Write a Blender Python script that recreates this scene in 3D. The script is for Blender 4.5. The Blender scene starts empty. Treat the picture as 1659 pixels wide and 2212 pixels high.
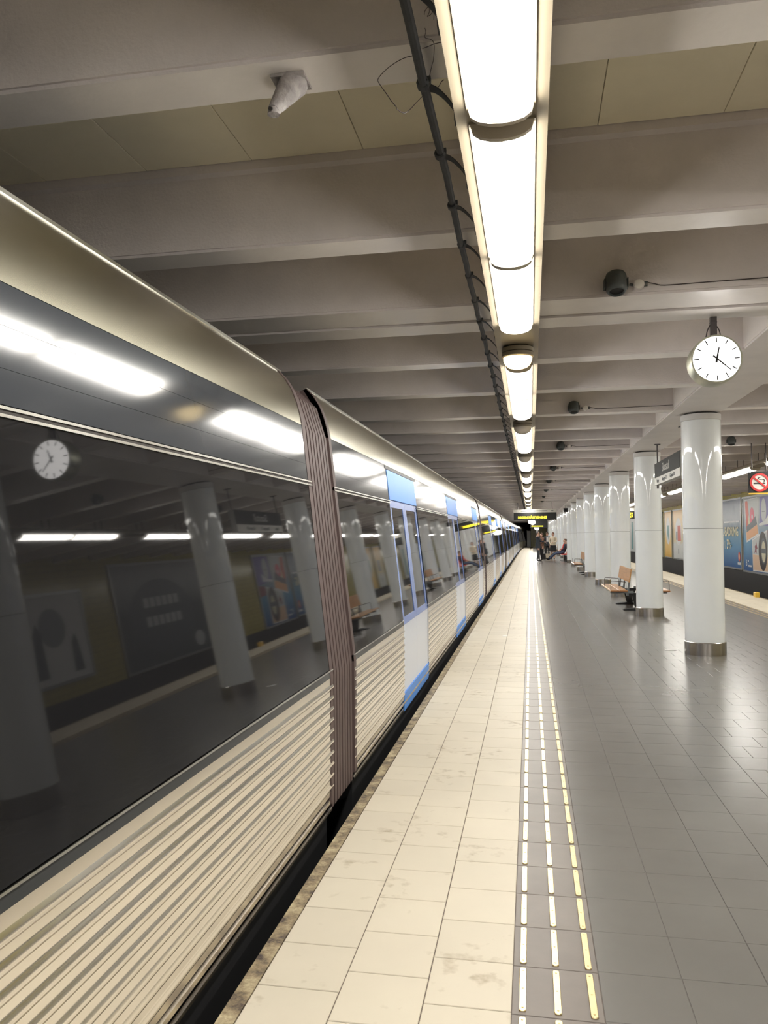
import bpy, bmesh, math, random
from mathutils import Vector, Matrix
random.seed(7)
scene = bpy.context.scene
COL = scene.collection
R = math.radians

# ------------------------------------------------------------------ camera
FPX, YAW, PITCH, ROLL = 1697.0, 0.184, 0.0305, -0.0092
cam_d = bpy.data.cameras.new('camera')
cam_d.sensor_fit = 'VERTICAL'
cam_d.sensor_height = 36.0
cam_d.lens = FPX / 2212.0 * 36.0
cam_d.clip_start = 0.05
cam_d.clip_end = 400
cam = bpy.data.objects.new('camera', cam_d)
COL.objects.link(cam)
fw = Vector((-math.sin(YAW) * math.cos(PITCH), math.cos(YAW) * math.cos(PITCH), math.sin(PITCH)))
ri = fw.cross(Vector((0, 0, 1))).normalized()
up = ri.cross(fw)
r_ = ri * math.cos(ROLL) + up * math.sin(ROLL)
u_ = -ri * math.sin(ROLL) + up * math.cos(ROLL)
cam.matrix_world = Matrix(((r_.x, u_.x, -fw.x, 0), (r_.y, u_.y, -fw.y, 0), (r_.z, u_.z, -fw.z, 1.6), (0, 0, 0, 1)))
scene.camera = cam

# ------------------------------------------------------------------ world, exposure (all light comes from the station's lamps)
world = bpy.data.worlds.new('world')
world.use_nodes = True
world.node_tree.nodes['Background'].inputs[0].default_value = (0, 0, 0, 1)
world.node_tree.nodes['Background'].inputs[1].default_value = 0.0
scene.world = world
scene.view_settings.view_transform = 'Standard'
scene.view_settings.look = 'None'
scene.view_settings.gamma = 1.0
scene.view_settings.use_curve_mapping = False
scene.view_settings.exposure = 2.02
scene.cycles.max_bounces = 6
scene.cycles.diffuse_bounces = 4
scene.cycles.glossy_bounces = 3
scene.cycles.use_adaptive_sampling = True
scene.cycles.adaptive_threshold = 0.05
scene.cycles.sample_clamp_indirect = 2.5
scene.cycles.caustics_reflective = False
scene.cycles.caustics_refractive = False
LAMP_POWER = 11.0
LAMP_COLOR = (1.0, 0.965, 0.895)


# ------------------------------------------------------------------ materials
def _base(name):
    m = bpy.data.materials.new(name)
    m.use_nodes = True
    return m, m.node_tree, m.node_tree.nodes['Principled BSDF']


def mat(name, col, rough=0.5, metal=0.0, coat=0.0, coat_rough=0.05, var=0.0, vscale=3.0, bump=0.0, bscale=40.0,
        rnd=0.0, spec=0.5, rough_var=0.0, stretch=None, ior=1.5):
    m, nt, b = _base(name)
    N, L = nt.nodes, nt.links
    b.inputs['Base Color'].default_value = (*col, 1)
    b.inputs['Roughness'].default_value = rough
    b.inputs['Metallic'].default_value = metal
    b.inputs['Coat Weight'].default_value = coat
    b.inputs['Coat Roughness'].default_value = coat_rough
    b.inputs['Specular IOR Level'].default_value = spec
    b.inputs['IOR'].default_value = ior
    geo = N.new('ShaderNodeNewGeometry')
    src = geo.outputs['Position']
    if stretch:
        mp = N.new('ShaderNodeMapping')
        mp.inputs['Scale'].default_value = stretch
        L.new(src, mp.inputs['Vector'])
        src = mp.outputs['Vector']
    out = None
    if var > 0:
        no = N.new('ShaderNodeTexNoise')
        no.inputs['Scale'].default_value = vscale
        no.inputs['Detail'].default_value = 5
        no.inputs['Roughness'].default_value = 0.6
        L.new(src, no.inputs['Vector'])
        rp = N.new('ShaderNodeValToRGB')
        rp.color_ramp.elements[0].position = 0.3
        rp.color_ramp.elements[1].position = 0.7
        a = [max(0, c * (1 - var)) for c in col]
        z = [min(1, c * (1 + var * 0.6)) for c in col]
        rp.color_ramp.elements[0].color = (*a, 1)
        rp.color_ramp.elements[1].color = (*z, 1)
        L.new(no.outputs['Fac'], rp.inputs['Fac'])
        out = rp.outputs['Color']
        if rough_var > 0:
            mr = N.new('ShaderNodeMapRange')
            mr.inputs['To Min'].default_value = max(0, rough - rough_var)
            mr.inputs['To Max'].default_value = min(1, rough + rough_var)
            L.new(no.outputs['Fac'], mr.inputs['Value'])
            L.new(mr.outputs['Result'], b.inputs['Roughness'])
    if rnd > 0:
        oi = N.new('ShaderNodeObjectInfo')
        mr = N.new('ShaderNodeMapRange')
        mr.inputs['To Min'].default_value = 1 - rnd
        mr.inputs['To Max'].default_value = 1 + rnd * 0.5
        L.new(oi.outputs['Random'], mr.inputs['Value'])
        mx = N.new('ShaderNodeVectorMath')
        mx.operation = 'SCALE'
        if out:
            L.new(out, mx.inputs[0])
        else:
            mx.inputs[0].default_value = col
        L.new(mr.outputs['Result'], mx.inputs['Scale'])
        out = mx.outputs['Vector']
    if out:
        L.new(out, b.inputs['Base Color'])
    if bump > 0:
        no2 = N.new('ShaderNodeTexNoise')
        no2.inputs['Scale'].default_value = bscale
        no2.inputs['Detail'].default_value = 4
        L.new(src, no2.inputs['Vector'])
        bp = N.new('ShaderNodeBump')
        bp.inputs['Strength'].default_value = bump
        bp.inputs['Distance'].default_value = 0.01
        L.new(no2.outputs['Fac'], bp.inputs['Height'])
        L.new(bp.outputs['Normal'], b.inputs['Normal'])
    return m


def emis(name, col, strength, base=(0.8, 0.8, 0.8)):
    m, nt, b = _base(name)
    b.inputs['Base Color'].default_value = (*base, 1)
    b.inputs['Roughness'].default_value = 0.4
    b.inputs['Emission Color'].default_value = (*col, 1)
    b.inputs['Emission Strength'].default_value = strength
    return m


def gradient_print(name, stops, z0, z1, rough=0.35):
    """a flat print whose ink runs through stops from z0 (bottom) to z1 (top)"""
    m, nt, b = _base(name)
    N, L = nt.nodes, nt.links
    geo = N.new('ShaderNodeNewGeometry')
    sx = N.new('ShaderNodeSeparateXYZ')
    L.new(geo.outputs['Position'], sx.inputs[0])
    mr = N.new('ShaderNodeMapRange')
    mr.inputs['From Min'].default_value = z0
    mr.inputs['From Max'].default_value = z1
    L.new(sx.outputs['Z'], mr.inputs['Value'])
    no = N.new('ShaderNodeTexNoise')
    no.inputs['Scale'].default_value = 2.0
    L.new(geo.outputs['Position'], no.inputs['Vector'])
    ad = N.new('ShaderNodeMath')
    ad.operation = 'MULTIPLY_ADD'
    ad.inputs[1].default_value = 0.16
    L.new(no.outputs['Fac'], ad.inputs[0])
    sb = N.new('ShaderNodeMath')
    sb.operation = 'SUBTRACT'
    sb.inputs[1].default_value = 0.08
    L.new(mr.outputs['Result'], sb.inputs[0])
    L.new(sb.outputs[0], ad.inputs[2])
    rp = N.new('ShaderNodeValToRGB')
    els = rp.color_ramp.elements
    els[0].position, els[0].color = stops[0][0], (*stops[0][1], 1)
    els[1].position, els[1].color = stops[-1][0], (*stops[-1][1], 1)
    for p, c in stops[1:-1]:
        e = els.new(p)
        e.color = (*c, 1)
    L.new(ad.outputs[0], rp.inputs['Fac'])
    L.new(rp.outputs['Color'], b.inputs['Base Color'])
    b.inputs['Roughness'].default_value = rough
    return m


def wall_tile_mat(name, col, grout, w=0.15, h=0.15):
    m, nt, b = _base(name)
    N, L = nt.nodes, nt.links
    geo = N.new('ShaderNodeNewGeometry')
    sx = N.new('ShaderNodeSeparateXYZ')
    L.new(geo.outputs['Position'], sx.inputs[0])
    cb = N.new('ShaderNodeCombineXYZ')
    ad = N.new('ShaderNodeMath')
    ad.operation = 'ADD'
    L.new(sx.outputs['X'], ad.inputs[0])
    L.new(sx.outputs['Y'], ad.inputs[1])
    L.new(ad.outputs[0], cb.inputs['X'])
    L.new(sx.outputs['Z'], cb.inputs['Y'])
    br = N.new('ShaderNodeTexBrick')
    br.offset = 0.0
    br.inputs['Scale'].default_value = 1.0
    br.inputs['Brick Width'].default_value = w
    br.inputs['Row Height'].default_value = h
    br.inputs['Mortar Size'].default_value = 0.004
    br.inputs['Color1'].default_value = (*col, 1)
    br.inputs['Color2'].default_value = (col[0] * .86, col[1] * .86, col[2] * .82, 1)
    br.inputs['Mortar'].default_value = (*grout, 1)
    L.new(cb.outputs[0], br.inputs['Vector'])
    L.new(br.outputs['Color'], b.inputs['Base Color'])
    b.inputs['Roughness'].default_value = 0.2
    return m


M = {}
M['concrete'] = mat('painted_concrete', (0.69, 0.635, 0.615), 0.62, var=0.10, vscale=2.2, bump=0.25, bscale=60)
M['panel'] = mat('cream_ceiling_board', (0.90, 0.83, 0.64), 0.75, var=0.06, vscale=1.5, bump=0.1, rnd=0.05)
M['soffit'] = mat('lightened_gloss_soffit', (0.88, 0.82, 0.77), 0.36, var=0.08, vscale=2.5, bump=0.08, bscale=40)  # gloss paint, coloured lighter than the rib faces to paint in floor bounce
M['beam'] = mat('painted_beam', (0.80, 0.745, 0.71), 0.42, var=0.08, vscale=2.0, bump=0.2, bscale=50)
M['enamel'] = mat('white_enamel', (0.85, 0.88, 0.885), 0.35, coat=1.0, coat_rough=0.03, var=0.03, vscale=2)
M['enamel_cap'] = mat('column_cap_paint', (0.62, 0.60, 0.58), 0.5)
M['steel'] = mat('brushed_steel', (0.50, 0.47, 0.44), 0.25, metal=1.0, var=0.25, vscale=6, stretch=(3, 3, 0.2))
M['dark_gap'] = mat('dark_gap', (0.03, 0.025, 0.022), 0.8)
M['grout'] = mat('dark_grout', (0.16, 0.13, 0.11), 0.9, var=0.2, vscale=8)
M['grout_grey'] = mat('grey_grout', (0.125, 0.11, 0.10), 0.8)
M['floor'] = mat('grey_floor_tile', (0.152, 0.144, 0.133), 0.25, var=0.10, vscale=1.2, spec=0.42)
M['strip'] = mat('tactile_strip_tile', (0.175, 0.15, 0.13), 0.42, var=0.12, vscale=4, rnd=0.05, spec=0.3)
M['brass'] = mat('polished_brass', (0.60, 0.49, 0.28), 0.36, metal=1.0, var=0.12, vscale=12)
M['stud'] = mat('brass_rivet', (0.55, 0.42, 0.2), 0.35, metal=1.0)
M['black'] = mat('black_steel', (0.012, 0.012, 0.013), 0.5)
M['trench'] = mat('sooty_trench', (0.012, 0.011, 0.010), 0.9)
M['ballast'] = mat('track_ballast', (0.03, 0.027, 0.024), 0.95, var=0.5, vscale=14, bump=1.0, bscale=25)
M['rail'] = mat('rail_steel', (0.22, 0.19, 0.17), 0.35, metal=1.0)
M['channel'] = mat('cream_lamp_channel', (0.29, 0.245, 0.175), 0.45, var=0.04, vscale=5)
M['endcap'] = mat('lamp_end_cap', (0.62, 0.55, 0.44), 0.4)
M['cable'] = mat('dark_grey_cable', (0.045, 0.047, 0.05), 0.6, var=0.3, vscale=20)
M['wire'] = mat('thin_brown_wire', (0.06, 0.045, 0.045), 0.5)
M['speaker'] = mat('grey_green_speaker', (0.085, 0.095, 0.095), 0.5, var=0.15, vscale=12)
M['white'] = mat('white_plastic', (0.72, 0.68, 0.62), 0.45)
M['hookpaint'] = mat('painted_over_bracket', (0.36, 0.33, 0.32), 0.6, var=0.35, vscale=25, bump=0.6)
M['rod'] = mat('hanger_rod', (0.10, 0.09, 0.09), 0.4, metal=0.6)
M['glass'] = mat('black_window_glass', (0.010, 0.010, 0.011), 0.03, spec=0.27, ior=1.5)
M['cant'] = mat('satin_cant_panel', (0.040, 0.044, 0.051), 0.105, metal=0.0, spec=0.28, coat=0.05, coat_rough=0.03, var=0.05, vscale=2, stretch=(1, 0.2, 1))
M['roofm'] = mat('train_roof_metal', (0.42, 0.395, 0.315), 0.27, metal=1.0, var=0.06, vscale=1.5)
M['corr'] = mat('stainless_corrugation', (0.86, 0.82, 0.76), 0.20, metal=1.0, var=0.03, vscale=3, stretch=(1, 0.15, 4))
M['mould'] = mat('bright_moulding', (0.82, 0.80, 0.74), 0.18, metal=1.0)
M['bellows'] = mat('brown_bellows_rubber', (0.085, 0.056, 0.053), 0.6, var=0.15, vscale=8)
M['sill'] = mat('dark_sill_band', (0.030, 0.032, 0.034), 0.25, spec=0.5)
M['blue'] = mat('blue_door_paint', (0.06, 0.24, 0.68), 0.4, spec=0.25)
M['lilac'] = mat('lilac_blue_door_frame', (0.16, 0.25, 0.58), 0.25, coat=0.5)
M['doorlow'] = mat('pale_blue_door_panel', (0.50, 0.56, 0.68), 0.3, coat=0.4)
M['wood'] = mat('bench_wood', (0.55, 0.28, 0.10), 0.35, var=0.25, vscale=5, stretch=(8, 0.6, 8), coat=0.3)
M['wood_end'] = mat('bench_end_grain', (0.28, 0.12, 0.045), 0.5)
M['bench_steel'] = mat('grey_bench_steel', (0.20, 0.22, 0.23), 0.4, metal=0.4)
M['red'] = mat('red_seat_shell', (0.70, 0.05, 0.035), 0.35)
M['sign'] = mat('dark_sign_face', (0.018, 0.019, 0.018), 0.65)
M['sign_white'] = mat('white_sign_strip', (0.62, 0.60, 0.54), 0.4)
M['sign_back'] = mat('grey_sign_frame', (0.30, 0.30, 0.29), 0.4, metal=0.5)
M['letter'] = mat('sign_letter_white', (0.75, 0.73, 0.68), 0.5)
M['letter_dark'] = mat('sign_letter_dark', (0.10, 0.11, 0.12), 0.5)
M['led'] = emis('yellow_led', (1.0, 0.72, 0.02), 1.6, base=(0.3, 0.2, 0.0))
M['lamp'] = emis('glowing_diffuser', LAMP_COLOR, LAMP_POWER)
M['warm'] = emis('warm_globe', (1.0, 0.74, 0.34), 1.2)
M['globe_off'] = mat('unlit_globe', (0.55, 0.48, 0.38), 0.2)
M['clockface'] = emis('glowing_clock_face', (1.0, 0.97, 0.94), 1.5)
M['clockrim'] = mat('clock_rim_metal', (0.50, 0.50, 0.40), 0.42, metal=0.9)
M['signred'] = mat('sign_red', (0.62, 0.03, 0.03), 0.4)
M['signyellow'] = mat('sign_yellow', (0.75, 0.48, 0.06), 0.4)
M['ywall'] = wall_tile_mat('yellow_wall_tile', (0.48, 0.41, 0.11), (0.16, 0.14, 0.06))
M['plinth'] = mat('black_wall_plinth', (0.018, 0.016, 0.016), 0.6)
M['frame'] = mat('poster_frame_aluminium', (0.45, 0.46, 0.46), 0.35, metal=0.6)
M['dirt'] = mat('stain', (0.10, 0.075, 0.05), 0.8)
M['paper'] = mat('white_paper', (0.85, 0.85, 0.82), 0.7)
M['skin'] = mat('skin', (0.55, 0.33, 0.24), 0.5)


def cream_tile_mat():
    m = mat('cream_edge_tile', (0.585, 0.53, 0.425), 0.5, var=0.05, vscale=1.5, rnd=0.04, spec=0.18)
    nt = m.node_tree
    N, L = nt.nodes, nt.links
    b = N['Principled BSDF']
    cur = b.inputs['Base Color'].links[0].from_socket
    geo = N.new('ShaderNodeNewGeometry')
    no = N.new('ShaderNodeTexNoise')
    no.inputs['Scale'].default_value = 14
    no.inputs['Detail'].default_value = 3
    L.new(geo.outputs['Position'], no.inputs['Vector'])
    no2 = N.new('ShaderNodeTexNoise')
    no2.inputs['Scale'].default_value = 2.3
    L.new(geo.outputs['Position'], no2.inputs['Vector'])
    mu = N.new('ShaderNodeMath')
    mu.operation = 'MULTIPLY'
    L.new(no.outputs['Fac'], mu.inputs[0])
    L.new(no2.outputs['Fac'], mu.inputs[1])
    rp = N.new('ShaderNodeValToRGB')
    rp.color_ramp.elements[0].position = 0.335
    rp.color_ramp.elements[1].position = 0.47
    rp.color_ramp.elements[0].color = (0, 0, 0, 1)
    rp.color_ramp.elements[1].color = (1, 1, 1, 1)
    L.new(mu.outputs[0], rp.inputs['Fac'])
    sc = N.new('ShaderNodeMath')
    sc.operation = 'MULTIPLY'
    sc.inputs[1].default_value = 0.55
    L.new(rp.outputs['Color'], sc.inputs[0])
    mx = N.new('ShaderNodeMixRGB')
    L.new(sc.outputs[0], mx.inputs['Fac'])
    L.new(cur, mx.inputs['Color1'])
    mx.inputs['Color2'].default_value = (0.26, 0.20, 0.12, 1)
    L.new(mx.outputs['Color'], b.inputs['Base Color'])
    return m


M['cream'] = cream_tile_mat()


def kerb_mat():
    m = mat('dirty_kerb', (0.5, 0.42, 0.28), 0.7, bump=0.4, bscale=80)
    nt = m.node_tree
    N, L = nt.nodes, nt.links
    b = N['Principled BSDF']
    geo = N.new('ShaderNodeNewGeometry')
    no = N.new('ShaderNodeTexNoise')
    no.inputs['Scale'].default_value = 9
    no.inputs['Detail'].default_value = 7
    no.inputs['Roughness'].default_value = 0.7
    L.new(geo.outputs['Position'], no.inputs['Vector'])
    rp = N.new('ShaderNodeValToRGB')
    e = rp.color_ramp.elements
    e[0].position, e[0].color = 0.36, (0.05, 0.035, 0.03, 1)
    e[1].position, e[1].color = 0.66, (0.50, 0.42, 0.26, 1)
    k = e.new(0.5)
    k.color = (0.24, 0.185, 0.11, 1)
    L.new(no.outputs['Fac'], rp.inputs['Fac'])
    L.new(rp.outputs['Color'], b.inputs['Base Color'])
    return m


M['kerb'] = kerb_mat()


# ------------------------------------------------------------------ mesh helpers
class MB:
    def __init__(self):
        self.v, self.f, self.mi, self.cur = [], [], [], 0

    def add(self, vs, fs):
        o = len(self.v)
        self.v += [tuple(p) for p in vs]
        for f in fs:
            self.f.append([i + o for i in f])
            self.mi.append(self.cur)
        return self

    def box(self, x0, x1, y0, y1, z0, z1):
        return self.add([(x0, y0, z0), (x1, y0, z0), (x1, y1, z0), (x0, y1, z0), (x0, y0, z1), (x1, y0, z1), (x1, y1, z1), (x0, y1, z1)],
                        [(0, 3, 2, 1), (4, 5, 6, 7), (0, 1, 5, 4), (1, 2, 6, 5), (2, 3, 7, 6), (3, 0, 4, 7)])

    def tile(self, x0, x1, y0, y1, z0, z1, c=0.003):
        """slab with a chamfered top edge"""
        zc = z1 - c
        return self.add([(x0, y0, z0), (x1, y0, z0), (x1, y1, z0), (x0, y1, z0),
                         (x0, y0, zc), (x1, y0, zc), (x1, y1, zc), (x0, y1, zc),
                         (x0 + c, y0 + c, z1), (x1 - c, y0 + c, z1), (x1 - c, y1 - c, z1), (x0 + c, y1 - c, z1)],
                        [(0, 3, 2, 1), (0, 1, 5, 4), (1, 2, 6, 5), (2, 3, 7, 6), (3, 0, 4, 7),
                         (4, 5, 9, 8), (5, 6, 10, 9), (6, 7, 11, 10), (7, 4, 8, 11), (8, 9, 10, 11)])

    def tube(self, p0, p1, r, n=10, r1=None):
        p0, p1 = Vector(p0), Vector(p1)
        d = (p1 - p0).normalized()
        a = d.orthogonal().normalized()
        b = d.cross(a)
        r1 = r if r1 is None else r1
        vs = []
        for p, q in ((p0, r), (p1, r1)):
            for i in range(n):
                t = 2 * math.pi * i / n
                vs.append(p + (a * math.cos(t) + b * math.sin(t)) * q)
        fs = [(i, (i + 1) % n, n + (i + 1) % n, n + i) for i in range(n)]
        fs += [tuple(range(n - 1, -1, -1)), tuple(range(n, 2 * n))]
        return self.add(vs, fs)

    def path(self, pts, r, n=6):
        pts = [Vector(p) for p in pts]
        vs, fs = [], []
        prev = None
        for i, p in enumerate(pts):
            d = (pts[min(i + 1, len(pts) - 1)] - pts[max(i - 1, 0)]).normalized()
            a = d.orthogonal().normalized() if prev is None else (prev - d * prev.dot(d)).normalized()
            prev = a
            b = d.cross(a)
            for k in range(n):
                t = 2 * math.pi * k / n
                vs.append(p + (a * math.cos(t) + b * math.sin(t)) * r)
        for i in range(len(pts) - 1):
            for k in range(n):
                fs.append((i * n + k, i * n + (k + 1) % n, (i + 1) * n + (k + 1) % n, (i + 1) * n + k))
        fs.append(tuple(range(n - 1, -1, -1)))
        o = (len(pts) - 1) * n
        fs.append(tuple(range(o, o + n)))
        return self.add(vs, fs)

    def lathe(self, prof, n=32, axis='z', c=(0, 0, 0)):
        vs, fs = [], []
        for (r, h) in prof:
            for i in range(n):
                t = 2 * math.pi * i / n
                if axis == 'z':
                    vs.append((c[0] + r * math.cos(t), c[1] + r * math.sin(t), c[2] + h))
                elif axis == 'y':
                    vs.append((c[0] + r * math.cos(t), c[1] + h, c[2] + r * math.sin(t)))
                else:
                    vs.append((c[0] + h, c[1] + r * math.cos(t), c[2] + r * math.sin(t)))
        for j in range(len(prof) - 1):
            for i in range(n):
                fs.append((j * n + i, j * n + (i + 1) % n, (j + 1) * n + (i + 1) % n, (j + 1) * n + i))
        if prof[0][0] > 1e-6:
            fs.append(tuple(range(n - 1, -1, -1)))
        if prof[-1][0] > 1e-6:
            o = (len(prof) - 1) * n
            fs.append(tuple(range(o, o + n)))
        return self.add(vs, fs)

    def sweep_y(self, prof, y0, y1, closed=True):
        """profile of (x,z) swept along y"""
        n = len(prof)
        vs = [(x, y0, z) for x, z in prof] + [(x, y1, z) for x, z in prof]
        m = n if closed else n - 1
        fs = [(i, (i + 1) % n, n + (i + 1) % n, n + i) for i in range(m)]
        if closed:
            fs += [tuple(range(n - 1, -1, -1)), tuple(range(n, 2 * n))]
        return self.add(vs, fs)

    def sweep_x(self, prof, x0, x1):
        n = len(prof)
        vs = [(x0, y, z) for y, z in prof] + [(x1, y, z) for y, z in prof]
        fs = [(i, (i + 1) % n, n + (i + 1) % n, n + i) for i in range(n)]
        fs += [tuple(range(n - 1, -1, -1)), tuple(range(n, 2 * n))]
        return self.add(vs, fs)

    def poly(self, pts, nrm, th):
        """flat polygon given a thickness along nrm"""
        nrm = Vector(nrm)
        a = [Vector(p) for p in pts]
        b = [p + nrm * th for p in a]
        n = len(a)
        fs = [tuple(range(n)), tuple(range(2 * n - 1, n - 1, -1))]
        fs += [(i, n + i, n + (i + 1) % n, (i + 1) % n) for i in range(n)]
        return self.add(a + b, fs)

    def mesh(self, name, mats, smooth=False):
        me = bpy.data.meshes.new(name)
        me.from_pydata(self.v, [], self.f)
        for m in (mats if isinstance(mats, (list, tuple)) else [mats]):
            me.materials.append(m)
        if any(self.mi):
            me.polygons.foreach_set('material_index', self.mi)
        bm = bmesh.new()
        bm.from_mesh(me)
        bmesh.ops.recalc_face_normals(bm, faces=bm.faces)
        bm.to_mesh(me)
        bm.free()
        if smooth:
            me.polygons.foreach_set('use_smooth', [True] * len(me.polygons))
            try:
                me.set_sharp_from_angle(angle=R(40))
            except Exception:
                pass
        me.update()
        return me


def tag(o, label=None, cat=None, group=None, kind=None):
    if label:
        o['label'] = label
    if cat:
        o['category'] = cat
    if group:
        o['group'] = group
    if kind:
        o['kind'] = kind
    return o


def link(name, me, parent=None, loc=None, rotz=0.0):
    o = bpy.data.objects.new(name, me)
    COL.objects.link(o)
    if parent is not None:
        o.parent = parent
    if loc is not None:
        o.location = loc
    if rotz:
        o.rotation_euler = (0, 0, rotz)
    return o


def ob(name, mb, mats, parent=None, loc=None, smooth=False, rotz=0.0):
    return link(name, mb.mesh(name, mats, smooth), parent, loc, rotz)


def thing(name, label, cat, loc=(0, 0, 0), rotz=0.0, group=None):
    o = bpy.data.objects.new(name, None)
    o.empty_display_size = 0.1
    COL.objects.link(o)
    o.location = loc
    o.rotation_euler = (0, 0, rotz)
    return tag(o, label, cat, group)


def kids(o):
    return [c for c in COL.objects if c.parent is o]


def copy_tree(o, kmap, parent=None):
    c = o.copy()
    COL.objects.link(c)
    c.parent = parent
    for ch in kmap.get(o, []):
        copy_tree(ch, kmap, c)
    return c


def child_map(root):
    km = {}

    def rec(o):
        km[o] = kids(o)
        for c in km[o]:
            rec(c)
    rec(root)
    return km


def struct(name, mb, mats, smooth=False):
    return tag(ob(name, mb, mats, smooth=smooth), kind='structure')


def text_mesh(name, s, size, m, extrude=0.002, sx=1.0, bold=0.0):
    cu = bpy.data.curves.new(name, 'FONT')
    cu.body = s
    cu.size = size
    cu.extrude = extrude
    cu.offset = bold
    cu.resolution_u = 3
    cu.align_x = 'CENTER'
    cu.align_y = 'CENTER'
    t = bpy.data.objects.new(name, cu)
    COL.objects.link(t)
    dg = bpy.context.evaluated_depsgraph_get()
    dg.update()
    me = bpy.data.meshes.new_from_object(t.evaluated_get(dg))
    me.name = name
    bpy.data.objects.remove(t)
    me.materials.clear()
    me.materials.append(m)
    if sx != 1.0:
        for v in me.vertices:
            v.co.x *= sx
    return me


def curve_x(y):
    """the track bends a little to the right at the far end"""
    d = max(0.0, y - 75.0)
    return d * d / 1800.0


# ------------------------------------------------------------------ the setting
Y0, Y1 = -11.0, 112.0
XL, XR = -4.3, 8.6            # side walls
XE, XC = -1.05, 2.265         # platform edge, platform centre line
XE2 = 2 * XC - XE
SOF, SLAB = 3.20, 3.675       # underside of ribs, underside of slab
BX0, BX1 = 1.845, 2.50        # longitudinal beam


def mirror(x):
    return 2 * XC - x


# platform floor
floor = struct('floor', MB().box(0.219, mirror(0.219), Y0, Y1, -0.25, -0.004), M['grout_grey'])


def tile_mesh(name, w, d, m, c=0.0025):
    return MB().tile(-w / 2, w / 2, -d / 2, d / 2, -0.012, 0.0, c).mesh(name, m)


cells = []
ncol = 14
wcol = (mirror(0.219) - 0.219) / ncol
gt_w = wcol - 0.0022
gt = tile_mesh('floor_tile', gt_w, 0.2978, M['floor'], 0.0012)
row0 = 2.716
for j in range(int((Y0 - row0) / 0.3), int((Y1 - row0) / 0.3)):
    for i in range(ncol):
        off = wcol / 2 if (j % 2 and 4 <= i < 10) else 0.0
        x = 0.219 + (i + 0.5) * wcol + off
        y = row0 + (j + 0.5) * 0.3
        if off and i == 9:
            continue
        cells.append((x, y, off))
    if j % 2:
        cells.append((0.219 + 4 * wcol + wcol / 4, row0 + (j + 0.5) * 0.3, 'l'))
        cells.append((0.219 + 10 * wcol - wcol / 4, row0 + (j + 0.5) * 0.3, 'r'))


def seen(x, y):
    """inside the photograph's frame, as a distance along the view"""
    d = Vector((x, y, -1.6))
    z = d.dot(fw)
    if z < 0.5:
        return False
    return abs(d.dot(r_) / z * FPX) < 900 and abs(d.dot(u_) / z * FPX) < 1180


near = sorted([c for c in cells if seen(c[0], c[1]) and c[2] not in ('l', 'r')], key=lambda c: c[0] ** 2 + c[1] ** 2)[:300]
nearset = set((c[0], c[1]) for c in near)
for x, y, o_ in near:
    link('floor_tile', gt, floor, (x, y, 0))
rest = MB()
for x, y, o_ in cells:
    if (x, y) in nearset:
        continue
    w = (wcol / 2 - 0.0022) if o_ in ('l', 'r') else gt_w
    rest.tile(x - w / 2, x + w / 2, y - 0.1489, y + 0.1489, -0.012, 0.0, 0.0012)
tag(ob('floor_tiles', rest, M['floor'], floor), kind='stuff')


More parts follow.
